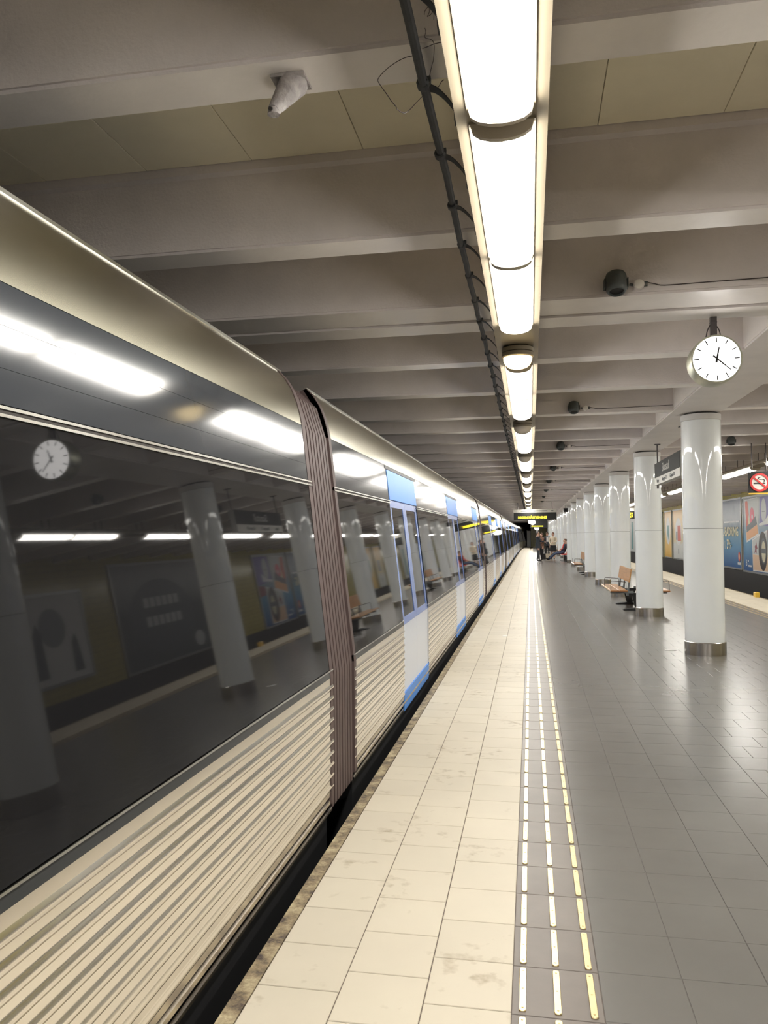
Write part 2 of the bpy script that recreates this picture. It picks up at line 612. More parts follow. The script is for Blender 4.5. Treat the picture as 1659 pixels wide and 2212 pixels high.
# platform edge strips: cream tiles, brass tactile bars, kerb; the left one in the picture first
def edge_strip(idx, flip, n_single):
    def X(x):
        return mirror(x) if flip else x

    def cx(y):
        return curve_x(y)
    base = MB()
    # substrate follows the bend at the far end
    ys = [Y0, 75, 82, 89, 96, 103, Y1]
    for a, b in zip(ys[:-1], ys[1:]):
        xs = [(-0.985, 0.219)]
        for xa, xb in xs:
            xa, xb = sorted((X(xa), X(xb)))
            base.add([(xa + cx(a) * (not flip), a, -0.25), (xb, a, -0.25), (xb, b, -0.25), (xa + cx(b) * (not flip), b, -0.25),
                      (xa + cx(a) * (not flip), a, -0.004), (xb, a, -0.004), (xb, b, -0.004), (xa + cx(b) * (not flip), b, -0.004)],
                     [(0, 3, 2, 1), (4, 5, 6, 7), (0, 1, 5, 4), (1, 2, 6, 5), (2, 3, 7, 6), (3, 0, 4, 7)])
    st = struct('trim_%d' % idx, base, M['grout'])
    et = tile_mesh('edge_tile', 0.2955, 0.2955, M['cream'], 0.002)
    cols = ((-0.8345, 2.731), (-0.535, 2.868), (-0.2355, 2.716))
    singles, others = [], MB()
    for cxx, yy0 in cols:
        for j in range(int((Y0 - yy0) / 0.3), int((Y1 - yy0) / 0.3)):
            y = yy0 + (j + 0.5) * 0.3
            singles.append((X(cxx), y))
    singles.sort(key=lambda c: (not seen(*c), c[0] ** 2 + c[1] ** 2))
    for x, y in singles[:n_single]:
        link('edge_tile', et, st, (x, y, 0))
    for x, y in singles[n_single:]:
        dx = cx(y) * (0 if flip else 1)
        if dx > 0.02 and not flip:
            # past the bend the tiles narrow with the platform
            k = (1.0 - dx)
            if k < 0.2:
                continue
        others.tile(x + dx * 0.7 - 0.1478, x + dx * 0.7 + 0.1478, y - 0.1478, y + 0.1478, -0.012, 0.0, 0.002)
    tag(ob('edge_tiles', others, M['cream'], st), kind='stuff')
    # tactile strip
    base2 = MB().box(*sorted((X(-0.087), X(0.219))), Y0, Y1, -0.02, -0.0035)
    st2 = struct('trim_%d' % (idx + 1), base2, M['grout'])
    tt = tile_mesh('strip_tile', 0.303, 0.2965, M['strip'], 0.0015)
    ys = [2.70 + (j + 0.5) * 0.3 + 0.155 for j in range(int((Y0 - 2.7) / 0.3), int((Y1 - 2.7) / 0.3) - 1)]
    ys = [y - 0.15 + 0.0 for y in ys]
    n2 = 100 if not flip else 60
    order = sorted(ys, key=lambda y: (not seen(X(0.066), y), abs(y)))
    far2 = MB()
    for k, y in enumerate(order):
        if k < n2:
            link('strip_tile', tt, st2, (X(0.066), y, 0))
        else:
            far2.tile(X(0.066) - 0.1515, X(0.066) + 0.1515, y - 0.148, y + 0.148, -0.012, 0, 0.0015)
    tag(ob('strip_tiles', far2, M['strip'], st2), kind='stuff')
    # brass bars with three rivets each
    bar = MB()
    hw, hl, t = 0.0128, 0.1335, 0.0055
    outl = []
    for sx, sy, q0 in ((1, 1, 0), (-1, 1, 90), (-1, -1, 180), (1, -1, 270)):
        for q in (0, 45, 90):
            a = R(q0 + q)
            outl.append((sx * (hw - 0.008) + 0.008 * math.cos(a), sy * (hl - 0.008) + 0.008 * math.sin(a)))
    n = len(outl)
    vs = [(x, y, 0.0) for x, y in outl] + [(x, y, t - 0.002) for x, y in outl] + [(x * 0.86, y * 0.985, t) for x, y in outl]
    fs = [(i, (i + 1) % n, n + (i + 1) % n, n + i) for i in range(n)] + [(n + i, n + (i + 1) % n, 2 * n + (i + 1) % n, 2 * n + i) for i in range(n)]
    fs += [tuple(range(2 * n, 3 * n))]
    bar.add(vs, fs)
    bar.cur = 1
    for yy in (-0.115, 0.0, 0.115):
        bar.lathe([(0.0042, t - 0.0005), (0.003, t + 0.0012)], 8, c=(0, yy, 0))
    bme = bar.mesh('brass_bar', [M['brass'], M['stud']])
    bl = []
    for bx in (-0.05, 0.068, 0.186):
        for y in ys:
            bl.append((X(bx), y + (0.0 if bx < 0.1 else -0.002)))
    bl.sort(key=lambda c: (not seen(*c), c[0] ** 2 + c[1] ** 2))
    nb = 300 if not flip else 150
    for x, y in bl[:nb]:
        link('brass_bar', bme, st2, (x, y, 0.0))
    fb = MB()
    for x, y in bl[nb:]:
        fb.tile(x - hw, x + hw, y - hl, y + hl, 0, t, 0.002)
    tag(ob('brass_bars', fb, M['brass'], st2), kind='stuff')
    # kerb
    kb = MB()
    ys = [Y0, 75, 82, 89, 96, 103, Y1]
    for a, b in zip(ys[:-1], ys[1:]):
        da, db = (0, 0) if flip else (cx(a), cx(b))
        xa, xb = sorted((X(-1.05), X(-0.987)))
        kb.add([(xa + da, a, -0.22), (xb + da, a, -0.22), (xb + db, b, -0.22), (xa + db, b, -0.22),
                (xa + da, a, -0.003), (xb + da, a, -0.001), (xb + db, b, -0.001), (xa + db, b, -0.003)],
               [(0, 3, 2, 1), (4, 5, 6, 7), (0, 1, 5, 4), (1, 2, 6, 5), (2, 3, 7, 6), (3, 0, 4, 7)])
    struct('trim_%d' % (idx + 2), kb, M['kerb'])


edge_strip(1, False, 300)
edge_strip(4, True, 120)

# platform body and track trenches
struct('wall_platform', MB().box(XE + 0.12, XE2 - 0.12, Y0, Y1, -1.1, -0.24), M['trench'])
struct('floor', MB().box(XL - 0.1, XE + 0.12, Y0, Y1, -1.25, -1.1), M['ballast'])
struct('floor', MB().box(XE2 - 0.12, XR + 0.1, Y0, Y1, -1.25, -1.1), M['ballast'])
for i_, xr in enumerate((6.35, 7.785)):
    p = MB().sweep_y([(xr - .07, -1.1), (xr + .07, -1.1), (xr + .07, -1.085), (xr + .012, -1.07), (xr + .012, -0.99), (xr + .035, -0.975),
                      (xr + .035, -0.94), (xr - .035, -0.94), (xr - .035, -0.975), (xr - .012, -0.99), (xr - .012, -1.07), (xr - .07, -1.085)], Y0, Y1)
    tag(ob('track_rail', p, M['rail']), ('steel running rail nearer the platform on the empty track', 'steel running rail nearer the yellow tiled wall')[i_], 'rail', 'rails of the empty track')

# walls
struct('wall_left', MB().box(XL - 0.1, XL, Y0, Y1, -1.1, 3.9), M['trench'])
wr = struct('wall_right', MB().box(XR, XR + 0.15, Y0, Y1, -1.1, 3.9), M['ywall'])
struct('baseboard_right', MB().box(XR - 0.05, XR, Y0, Y1, -1.1, 0.03), M['plinth'])
struct('wall_back', MB().box(XL - 0.1, XR + 0.15, Y0 - 0.1, Y0, -1.2, 3.9), M['concrete'])
wf = MB().box(0.05, mirror(-0.1), 106.0, 106.2, 0.0, 3.4)
wf_o = struct('wall_far', wf, M['ywall'])
ob('end_gate', MB().box(-0.45, 0.02, 105.9, 106.0, 0, 2.1).box(-0.47, -0.42, 105.88, 106.02, 0, 2.2), M['sign_back'], wf_o)
struct('wall_tunnel', MB().box(XL - 0.1, XR + 0.1, Y1, Y1 + 0.1, -1.2, 3.9), M['trench'])

# ceiling
ceil = struct('ceiling', MB().box(XL - 0.1, XR + 0.15, Y0, Y1, SLAB + 0.02, SLAB + 0.2), M['concrete'])
ribs = [2.475, 4.10, 5.44, 7.25, 8.82, 10.65, 12.12, 13.55, 15.20]
while ribs[-1] < Y1 - 2:
    ribs.append(ribs[-1] + 1.62)
b_ = 2.475
pre = []
while b_ > Y0 + 2:
    b_ -= 1.62
    pre.append(b_)
ribs = pre[::-1] + ribs
W_RIB = 0.222


def rib_profile(w, joint=False):
    z = SOF
    p = [(-0.03, SLAB + .03), (-0.03, SLAB - .045), (0.0, SLAB - .06), (0.0, z + 0.016), (0.011, z + 0.016), (0.011, z)]
    if joint:
        p += [(w * .56, z), (w * .56, z + .05), (w * .60, z + .05), (w * .60, z - .012)]
        p += [(w, z - .012), (w, SLAB + .03)]
    else:
        p += [(w, z), (w, SLAB + .03)]
    return p


rib_meshes = {}
for y in ribs:
    joint = abs(y - 5.44) < 0.01
    for key, xa, xb in (('l', XL, BX0 + 0.01), ('r', BX1 - 0.01, XR)):
        k = (joint, key)
        if k not in rib_meshes:
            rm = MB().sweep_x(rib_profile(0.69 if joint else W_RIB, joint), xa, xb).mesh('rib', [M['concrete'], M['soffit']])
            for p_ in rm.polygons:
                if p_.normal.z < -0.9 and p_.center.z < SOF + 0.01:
                    p_.material_index = 1  # underside gets the colour lightened for light from the floor
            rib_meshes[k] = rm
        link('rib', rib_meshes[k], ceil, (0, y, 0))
# longitudinal beam over the columns, with a shadow groove at each long edge
ob('longitudinal_beam', MB().sweep_y([(BX0, SLAB + .03), (BX0, SOF + 0.012), (BX0 + .012, SOF + 0.012), (BX0 + .012, SOF - 0.004), (BX1 - .012, SOF - 0.004),
                                      (BX1 - .012, SOF + .012), (BX1, SOF + .012), (BX1, SLAB + .03)], Y0, Y1), M['beam'], ceil)
# cream boards of the bays one can look up into
seams = [-3.99, -3.36, -2.73, -2.105, -1.48, -0.853, -0.24, 0.365, 0.970, 1.58, BX0]
for a, b in zip(ribs[:-1], ribs[1:]):
    if a < -1 or a > 11:
        continue
    wa = 0.69 if abs(a - 5.44) < 0.01 else W_RIB
    for k in range(len(seams) - 1):
        g = 0.0022 if k % 2 else 0.0012
        link('ceiling_board', MB().tile(seams[k] + g, seams[k + 1] - g, a + wa + 0.003, b - 0.034, -SLAB - 0.02, -SLAB, 0.002).mesh('ceiling_board', M['panel']), ceil,
             (0, 0, 0)).scale = (1, 1, -1)

# ------------------------------------------------------------------ columns
def make_column():
    t = thing('column', '', 'column')
    rr = 0.25
    ob('shaft', MB().lathe([(rr, 0.16), (rr, 1.655), (rr - .004, 1.658)], 56), M['enamel'], t, smooth=True)
    ob('shaft', MB().lathe([(rr - .004, 1.662), (rr, 1.666), (rr, 3.09)], 56), M['enamel'], t, smooth=True)
    ob('joint', MB().lathe([(rr - .006, 1.654), (rr - .006, 1.668)], 40), M['dark_gap'], t, smooth=True)
    ob('base_ring', MB().lathe([(rr + .010, 0.0), (rr + .010, 0.165), (rr + .003, 0.172), (rr - .01, 0.172)], 56), M['steel'], t, smooth=True)
    ob('cap_ring', MB().lathe([(rr - .004, 3.09), (rr + .003, 3.095), (rr + .003, 3.172), (rr - .02, 3.174)], 56), M['enamel_cap'], t, smooth=True)
    ob('top_gap', MB().lathe([(rr - .035, 3.172), (rr - .035, 3.198)], 40), M['dark_gap'], t, smooth=True)
    return t


col0 = make_column()
kcol = child_map(col0)
col_labels = {1: 'nearest whole white enamel column, rising on the right under the round clock',
              2: 'second white enamel column, hiding the near end of the wooden bench',
              3: 'third white enamel column along the row, behind the wooden bench',
              4: 'fourth white enamel column along the row, just past the wooden bench',
              5: 'fifth white enamel column along the row from the camera',
              6: 'sixth white enamel column along the row, with a small bench seat beside it',
              7: 'seventh white enamel column along the row from the camera',
              8: 'eighth white enamel column, standing before the red seats'}
ycols = [11.08 + 4.93 * (k - 1) for k in range(0, 20)]
for k, y in enumerate(ycols):
    c = col0 if k == 0 else copy_tree(col0, kcol)
    c.location = (2.26, y, 0)
    if k == 0:
        lab = 'white column outside the picture, seen mirrored at the left edge of the train windows'
    else:
        lab = col_labels.get(k, 'white column in the far crowded end of the column row')
    tag(c, lab, 'column', 'white columns along the platform')

# ------------------------------------------------------------------ lamp channels and lamps
XLAMP = -0.072
ZCH = 2.95
pairs = [(-7.3, -6.02), (-5.98, -4.7), (-3.6, -2.34), (-2.3, -1.04), (-0.05, 1.20), (1.24, 2.45), (2.56, 3.80), (3.84, 5.08)]
s_ = 6.31
while s_ < 93:
    pairs += [(s_, s_ + 1.28), (s_ + 1.32, s_ + 2.62)]
    s_ += 3.70


def channel(xc, label):
    t = thing('light_channel', label, 'light channel', (xc, Y0 + 0.2, ZCH))
    L_ = 100 - Y0
    prof = [(-0.112, 0.0), (-0.148, 0.002), (-0.148, 0.03), (-0.135, 0.06), (-0.10, 0.09), (0.10, 0.09), (0.135, 0.06), (0.148, 0.03), (0.148, 0.002), (0.112, 0.0)
            ]
    seg = 3.7
    y = 0.0
    n = 0
    me = MB().sweep_y(prof, 0.001, seg - 0.001).mesh('channel_body', M['channel'])
    while y < L_ - seg:
        link('channel_body', me, t, (0, y, 0))
        y += seg
    hm = MB()
    hm.tube((0, 0, 0.088), (0, 0, SOF - ZCH), 0.006, 6)
    hme = hm.mesh('hanger', M['rod'])
    for yr in ribs:
        if -8 < yr < 60:
            link('hanger', hme, t, (-0.06, yr + 0.1 - (Y0 + 0.2), 0))
            link('hanger', hme, t, (0.06, yr + 0.1 - (Y0 + 0.2), 0))
    return t


channel(XLAMP, 'long cream lamp channel running overhead from the top of the picture')
channel(mirror(XLAMP), 'cream lamp channel over the far side of the platform, beyond the columns')

lamp_meshes = {}


def lamp(xc, ya, yb, label, group):
    L_ = round(yb - ya, 3)
    if L_ not in lamp_meshes:
        hw, dp, n = 0.100, 0.056, 8
        prof = []
        for i in range(n + 1):
            a = math.pi * i / n
            prof.append((-hw * math.cos(a), -dp * (math.sin(a) ** 0.75)))
        mb = MB()
        secs = [(0.0, 0.90, 0.72), (0.035, 1, 1), (L_ - 0.035, 1, 1), (L_, 0.90, 0.72)]
        vs, fs = [], []
        m = len(prof)
        for y, a, b in secs:
            vs += [(x * a, y, z * b) for x, z in prof]
        for s in range(len(secs) - 1):
            for i in range(m - 1):
                fs.append((s * m + i, s * m + i + 1, (s + 1) * m + i + 1, (s + 1) * m + i))
        fs += [tuple(range(m)), tuple(range(len(secs) * m - 1, (len(secs) - 1) * m - 1, -1))]
        mb.add(vs, fs)
        dif = mb.mesh('diffuser', M['lamp'], True)
        ring = MB()
        for y0_, y1_ in ((-0.016, 0.004),):
            ring.sweep_y([(x * 1.03, z * 1.02 - 0.001) for x, z in prof] + [(hw * 1.03, 0.004), (-hw * 1.03, 0.004)], y0_, y1_)
        tray = MB().box(-0.108, 0.108, -0.018, L_ + 0.018, -0.001, 0.005)
        lamp_meshes[L_] = (dif, ring.mesh('end_cap', M['endcap']), tray.mesh('tray', M['channel']))
    t = thing('tube_light', label, 'tube light', (xc, ya, ZCH - 0.006), 0, group)
    link('diffuser', lamp_meshes[L_][0], t)
    link('end_cap', lamp_meshes[L_][1], t)
    link('end_cap', lamp_meshes[L_][1], t, (0, L_ + 0.012, 0))
    link('tray', lamp_meshes[L_][2], t)
    return t


ords = ['nearest', 'second', 'third', 'fourth', 'fifth', 'sixth', 'seventh', 'eighth']
k = 0
for ya, yb in pairs:
    if yb < 1.9:
        lab = 'glowing tube light overhead outside the picture, lighting the platform'
    else:
        where = ['cut off by the top of the picture', 'below the first cream end cap', 'just before the round dome lamp', 'just past the round dome lamp',
                 'joined end to end to the fourth', 'after the second dome lamp', 'joined end to end to the sixth', 'after the third dome lamp']
        lab = ('%s glowing tube light overhead, %s' % (ords[k], where[k])) if k < 8 else 'far glowing tube light in the overhead row towards the tunnel'
        k += 1
    lamp(XLAMP, ya, yb, lab, 'tube lights above the near platform edge')
for ya, yb in pairs:
    if yb < 9.5:
        lab = 'tube light over the far platform edge outside the picture'
    elif 17.2 < ya < 20:
        lab = 'slanting tube light right of the nearest column, %s' % ('nearer the no smoking sign' if ya < 18 else 'touching the column edge')
    elif ya < 16:
        lab = 'tube light over the far platform edge, seen only mirrored in the train'
    else:
        lab = 'far tube light seen between the columns over the other platform edge'
    lamp(mirror(XLAMP), ya, yb, lab, 'tube lights above the far platform edge')


# dome lamps in the gaps
def dome(y, lit, label):
    t = thing('dome_lamp', label, 'dome lamp', (XLAMP, y, ZCH - 0.004), 0, 'round dome lamps between the tube lights')
    ob('mounting_ring', MB().lathe([(0.10, 0.0), (0.113, -0.008), (0.113, -0.034), (0.108, -0.037)], 36), M['channel'], t, smooth=True)
    ob('gasket', MB().lathe([(0.107, -0.036), (0.107, -0.041)], 32), M['dark_gap'], t, smooth=True)
    ob('collar', MB().lathe([(0.108, -0.040), (0.114, -0.043), (0.114, -0.068), (0.104, -0.074)], 36), M['channel'], t, smooth=True)
    ob('globe', MB().lathe([(0.103, -0.070), (0.101, -0.095), (0.090, -0.122), (0.068, -0.142), (0.04, -0.152), (0.0001, -0.154)], 36),
       M['warm'] if lit else M['globe_off'], t, smooth=True)
    return t


dome(5.70, True, 'round dome lamp with a warm glowing globe on the lamp channel')
g_ = 9.43
kk = 0
while g_ < 60:
    lit = kk in (4, 8)
    dome(g_, lit, ['unlit round dome lamp after the fifth tube light', 'unlit round dome lamp after the seventh tube light'][kk] if kk < 2 else
         ('small far dome lamp with an orange glow under the lamp channel' if lit else 'small far unlit dome lamp in the lamp channel'))
    g_ += 3.70
    kk += 1

# ------------------------------------------------------------------ cable along the channel with its brackets, stray wires
t = thing('cable_run', 'dark grey cable run on brackets along the left of the lamp channel', 'cable', (-0.325, Y0 + 0.2, 3.08))
pts = []
y = 0.0
random.seed(3)
while y < 70:
    pts.append((random.uniform(-.006, .006), y, random.uniform(-.006, .006)))
    y += 0.35
ob('cable_bundle', MB().path(pts, 0.0135, 8), M['cable'], t, smooth=True)
ob('cable', MB().path([(p[0] + 0.008, p[1], p[2] + 0.010 + random.uniform(-.004, .004)) for p in pts], 0.008, 6), M['cable'], t, smooth=True)
br = MB()
arc = []
for i in range(8):
    q = i / 7
    arc.append(Vector((0.012 + 0.088 * q, 0.02, 0.012 - 0.085 * q ** 1.7)))
vs, fs = [], []
for p in arc:
    vs += [(p.x, -0.022, p.z), (p.x, 0.022, p.z), (p.x, 0.022, p.z + 0.004), (p.x, -0.022, p.z + 0.004)]
for i in range(7):
    for a in range(4):
        fs.append((i * 4 + a, i * 4 + (a + 1) % 4, (i + 1) * 4 + (a + 1) % 4, (i + 1) * 4 + a))
fs += [(0, 1, 2, 3), (28, 31, 30, 29)]
br.add(vs, fs)
br.box(0.098, 0.102, -0.02, 0.02, -0.115, -0.07)
clip = MB().lathe([(0.017, -0.02), (0.021, -0.012), (0.021, 0.012), (0.017, 0.02)], 10, axis='y').box(0.012, 0.026, -0.010, 0.010, 0.0, 0.02)
brm = br.mesh('bracket', M['cable'])
clm = clip.mesh('cable_clip', M['cable'])
yb = 2.08
while yb > Y0 + 3:
    yb -= 0.485
while yb < 58:
    o = link('bracket', brm, t, (0, yb - (Y0 + 0.2), 0))
    link('cable_clip', clm, t, (0, yb - 0.05 - (Y0 + 0.2), 0))
    yb += 0.485


def unpix(px, py, Y):
    d = fw + r_ * ((px - 829.5) / FPX) - u_ * ((py - 1106) / FPX)
    return Vector((0, 0, 1.6)) + d * (Y / d.y)


def smooth_pts(P, n=6):
    out = []
    for i in range(len(P) - 1):
        p0, p1, p2, p3 = P[max(i - 1, 0)], P[i], P[i + 1], P[min(i + 2, len(P) - 1)]
        for k in range(n):
            s = k / n
            out.append(0.5 * ((2 * p1) + (p2 - p0) * s + (2 * p0 - 5 * p1 + 4 * p2 - p3) * s * s + (3 * p1 - p0 - 3 * p2 + p3) * s ** 3))
    out.append(P[-1])
    return out


def wire(name, crop_pts, Y, r, label, dy=0.0):
    P = []
    for i, (a, b) in enumerate(crop_pts):
        P.append(unpix(780 + a / 7.54, b / 7.54, Y + dy * math.sin(i * 1.3)))
    o = ob(name, MB().path(smooth_pts(P), r, 6), M['wire'], smooth=True)
    return tag(o, label, 'wire', 'stray wires by the cable run')


wire('loose_wire', [(860, 905), (690, 950), (500, 1060), (370, 1170), (280, 1280), (290, 1350), (400, 1510), (490, 1640), (570, 1740), (590, 1780), (690, 1840), (780, 1800), (900, 1670), (1030, 1540)],
     2.50, 0.0013, 'thin wire hanging in a wide loop left of the overhead cable', 0.02)
wire('loose_wire', [(1110, 1260), (1150, 1080), (1180, 960), (1190, 740), (1150, 650), (1040, 610), (1055, 520), (1040, 460)], 2.42, 0.0011,
     'thin wire curving down between the cable and the lamp channel', 0.03)
wire('loose_wire', [(1030, 240), (1040, 180), (1100, 110), (1110, 200), (1080, 270), (1160, 200), (1110, 100), (1095, 40), (1200, 60), (1190, 170), (1185, 320)], 2.2, 0.0010,
     'tangle of thin wire above the nearest cable bracket', 0.03)
wire('loose_wire', [(1000, 790), (1060, 770), (1180, 720), (1300, 690)], 2.40, 0.0011, 'short straight wire from the cable to the lamp channel', 0.01)
wire('loose_wire', [(1150, 1450), (1220, 1440), (1270, 1400), (1310, 1330), (1350, 1300)], 2.6, 0.0013, 'short bent wire end sticking out right of the cable', 0.01)

# cast bracket left on the first rib
t = thing('ceiling_bracket', 'old paint-covered bracket sticking out below the first ceiling rib', 'bracket', (-0.80, 2.60, SOF))
ob('plate', MB().tile(-0.06, 0.06, -0.05, 0.05, -0.0, 0.014, 0.004), M['hookpaint'], t, loc=(0, 0, -0.0145))
ob('horn', MB().tube((0.01, 0.0, -0.012), (-0.035, -0.09, -0.155), 0.052, 12, 0.021).lathe([(0.0215, -0.01), (0.019, 0.01), (0.008, 0.018), (0.001, 0.02)], 10, c=(-0.035, -0.09, -0.16)), M['hookpaint'], t, smooth=True)
ob('bolt', MB().tube((-0.037, -0.1, -0.155), (-0.038, -0.118, -0.163), 0.007, 6), M['dark_gap'], t)


# ------------------------------------------------------------------ loudspeakers on the ribs
def make_speaker():
    t = thing('loudspeaker', '', 'loudspeaker')
    # barrel hangs with its mouth tilted down
    prof = [(0.001, 0.075), (0.050, 0.073), (0.064, 0.062), (0.069, 0.045), (0.069, -0.045), (0.064, -0.058), (0.056, -0.070)]
    mb = MB().lathe(prof[:-1] + [(0.056, -0.070), (0.048, -0.072), (0.046, -0.05), (0.001, -0.05)], 24)
    o = ob('housing', mb, M['speaker'], t, smooth=True)
    o.rotation_euler = (R(-18), 0, 0)
    g = ob('mouth', MB().lathe([(0.047, -0.056), (0.001, -0.052)], 20), M['black'], o, smooth=True)
    y = ob('yoke', MB().box(-0.078, -0.071, -0.018, 0.06, -0.03, 0.03).box(0.071, 0.078, -0.018, 0.06, -0.03, 0.03).box(-0.078, 0.078, 0.052, 0.06, -0.03, 0.03), M['speaker'], t)
    ob('knob', MB().tube((0.0, -0.07, 0.02), (0.0, -0.076, 0.022), 0.010, 10), M['speaker'], o)
    return t


def make_jbox():
    t = thing('junction_box', '', 'junction box')
    ob('body', MB().lathe([(0.036, 0.0), (0.036, -0.03), (0.032, -0.033)], 24, axis='y'), M['concrete'], t, smooth=True)
    ob('cover', MB().lathe([(0.031, -0.033), (0.031, -0.038), (0.028, -0.040), (0.001, -0.040)], 24, axis='y'), M['white'], t, smooth=True)
    ob('gland', MB().tube((-0.035, -0.014, 0.0), (-0.06, -0.014, 0.006), 0.009, 8).tube((0.034, -0.014, 0.012), (0.058, -0.014, 0.012), 0.008, 8).tube((0.034, -0.014, -0.008), (0.056, -0.014, -0.008), 0.007, 8), M['speaker'], t, smooth=True)
    return t


sp0 = make_speaker()
ksp = child_map(sp0)
jb0 = make_jbox()
kjb = child_map(jb0)
sp_names = ['large grey loudspeaker on the ceiling rib to the right of the lamp channel', 'second grey loudspeaker on a rib, left of the clock and lower',
            'third grey loudspeaker along the ribs above the platform', 'fourth grey loudspeaker along the ribs above the platform']
ri3 = [y for y in ribs if y > 5]
spk = [ri3[i] for i in range(0, 24, 3)]
for n_, y in enumerate(spk):
    s = sp0 if n_ == 0 else copy_tree(sp0, ksp)
    s.location = (0.585, y - 0.062, 3.268)
    tag(s, sp_names[n_] if n_ < 4 else 'tiny far grey loudspeaker on a ceiling rib', 'loudspeaker', 'loudspeakers on the ceiling ribs')
    j = jb0 if n_ == 0 else copy_tree(jb0, kjb)
    j.location = (0.735, y, 3.262)
    tag(j, ['round white junction box beside the large grey loudspeaker', 'round white junction box beside the second loudspeaker',
            'small junction box beside the third loudspeaker'][n_] if n_ < 3 else 'tiny far junction box beside a loudspeaker', 'junction box', 'junction boxes beside the loudspeakers')
    cpts = [Vector((0.79, y - 0.014, 3.274)), Vector((0.84, y - 0.010, 3.262)), Vector((0.90, y - 0.006, 3.250)), Vector((1.1, y - 0.006, 3.252)), Vector((1.4, y - 0.006, 3.256)), Vector((BX0 - 0.01, y - 0.006, 3.262))]
    tag(ob('speaker_cable', MB().path(smooth_pts(cpts, 4), 0.0035, 5), M['wire'], smooth=True),
        ['thin brown cable clipped along the rib above the clock', 'thin cable running along the rib from the second loudspeaker',
         'thin cable running along the rib from the third loudspeaker'][n_] if n_ < 3 else 'thin far cable along a ceiling rib', 'cable', 'loudspeaker cables')
    if 1 <= n_ <= 4:
        s2 = copy_tree(sp0, ksp)
        s2.location = (mirror(0.92), y - 0.062, 3.268)
        tag(s2, 'grey loudspeaker right of the nearest column, on the far side ribs' if n_ == 2 else 'grey loudspeaker on the far side ribs, hidden behind a column', 'loudspeaker', 'loudspeakers on the ceiling ribs')

# ------------------------------------------------------------------ clock
CR = 0.176
t = thing('station_clock', 'round glowing double-faced clock hanging from the ceiling rib', 'clock', (1.345, 6.05, 2.86))
ob('drum', MB().lathe([(CR - .012, -0.050), (CR, -0.052), (CR + .002, -0.045), (CR + .002, 0.115), (CR, 0.122), (CR - .012, 0.12)], 64, axis='y'), M['clockrim'], t, smooth=True)
for s, yy in ((1, -0.0505), (-1, 0.1205)):
    face = ob('dial', MB().lathe([(CR - .012, s * 0.004), (CR - .012, 0.0), (0.0001, 0.0)], 64, axis='y'), M['clockface'], t, loc=(0, yy, 0))
    for h in range(12):
        a = R(30 * h)
        L_ = 0.036 if h % 3 else 0.036
        r1, r0, w = CR - 0.020, CR - 0.020 - L_, 0.0085
        for q in (1,):
            ca, sa = math.sin(a), math.cos(a)
            pts = [(ca * r0 - sa * w / 2, 0, sa * r0 + ca * w / 2), (ca * r1 - sa * w / 2, 0, sa * r1 + ca * w / 2),
                   (ca * r1 + sa * w / 2, 0, sa * r1 - ca * w / 2), (ca * r0 + sa * w / 2, 0, sa * r0 - ca * w / 2)]
            ob('hour_mark', MB().poly(pts, (0, -s, 0), 0.002), M['black'], face, loc=(0, -s * 0.001, 0))
    for nm, ang, ln, tail, w, off in (('hour_hand', 11, 0.088, 0.030, 0.017, 0.004), ('minute_hand', 132, 0.128, 0.036, 0.013, 0.007)):
        a = R(ang) * s
        ca, sa = math.sin(a), math.cos(a)
        pts = [(ca * -tail - sa * w / 2, 0, sa * -tail + ca * w / 2), (ca * ln - sa * w / 4, 0, sa * ln + ca * w / 4),
               (ca * ln + sa * w / 4, 0, sa * ln - ca * w / 4), (ca * -tail + sa * w / 2, 0, sa * -tail - ca * w / 2)]
        ob(nm, MB().poly(pts, (0, -s, 0), 0.002), M['black'], face, loc=(0, -s * off, 0))
ob('hanger', MB().box(-0.022, 0.022, 0.02, 0.055, CR - 0.004, 0.338).box(-0.024, 0.024, 0.018, 0.057, 0.285, 0.289), M['rod'], t)
ob('power_cable', MB().path(smooth_pts([Vector((-0.022, 0.035, 0.27)), Vector((-0.042, 0.035, 0.23)), Vector((-0.056, 0.035, 0.166))], 5), 0.004, 6), M['wire'], t, smooth=True)
ob('power_cable', MB().path(smooth_pts([Vector((0.022, 0.035, 0.26)), Vector((0.04, 0.035, 0.225)), Vector((0.052, 0.035, 0.168))], 5), 0.004, 6), M['wire'], t, smooth=True)

# ------------------------------------------------------------------ the train
TH = 0.11


def side_x(z):
    if z <= 0.80:
        return -1.12 - 0.02 * max(0.0, 0.35 - z)
    if z <= 2.24:
        return -1.12 - (z - 0.80) * math.tan(TH)
    return None


ROOF = [(-1.279, 2.24), (-1.290, 2.30), (-1.309, 2.37), (-1.338, 2.445), (-1.378, 2.51), (-1.425, 2.563)]


def corr_profile():
    p = [(-1.12, 0.803), (-1.12, 0.764)]
    z = 0.764
    pitch = 0.0615
    x0 = -1.12
    for k in range(10):
        xx = side_x(z)
        for dx_, dz_ in ((0.0, 0.0), (0.0016, 0.004), (0.0044, 0.013), (0.0062, 0.0205), (0.0056, 0.0218), (0.0, 0.022)):
            p.append((xx + dx_, z - dz_))
        z2 = z - 0.022
        p += [(xx, z2 - 0.009), (xx - 0.004, z2 - 0.0095), (xx - 0.004, z2 - 0.0135), (xx, z2 - 0.014)]
        z -= pitch
        p.append((side_x(z), z + 0.002))
    p.append((side_x(z), z - 0.004))
    return p


CORR = corr_profile()
ZC_END = CORR[-1][1]


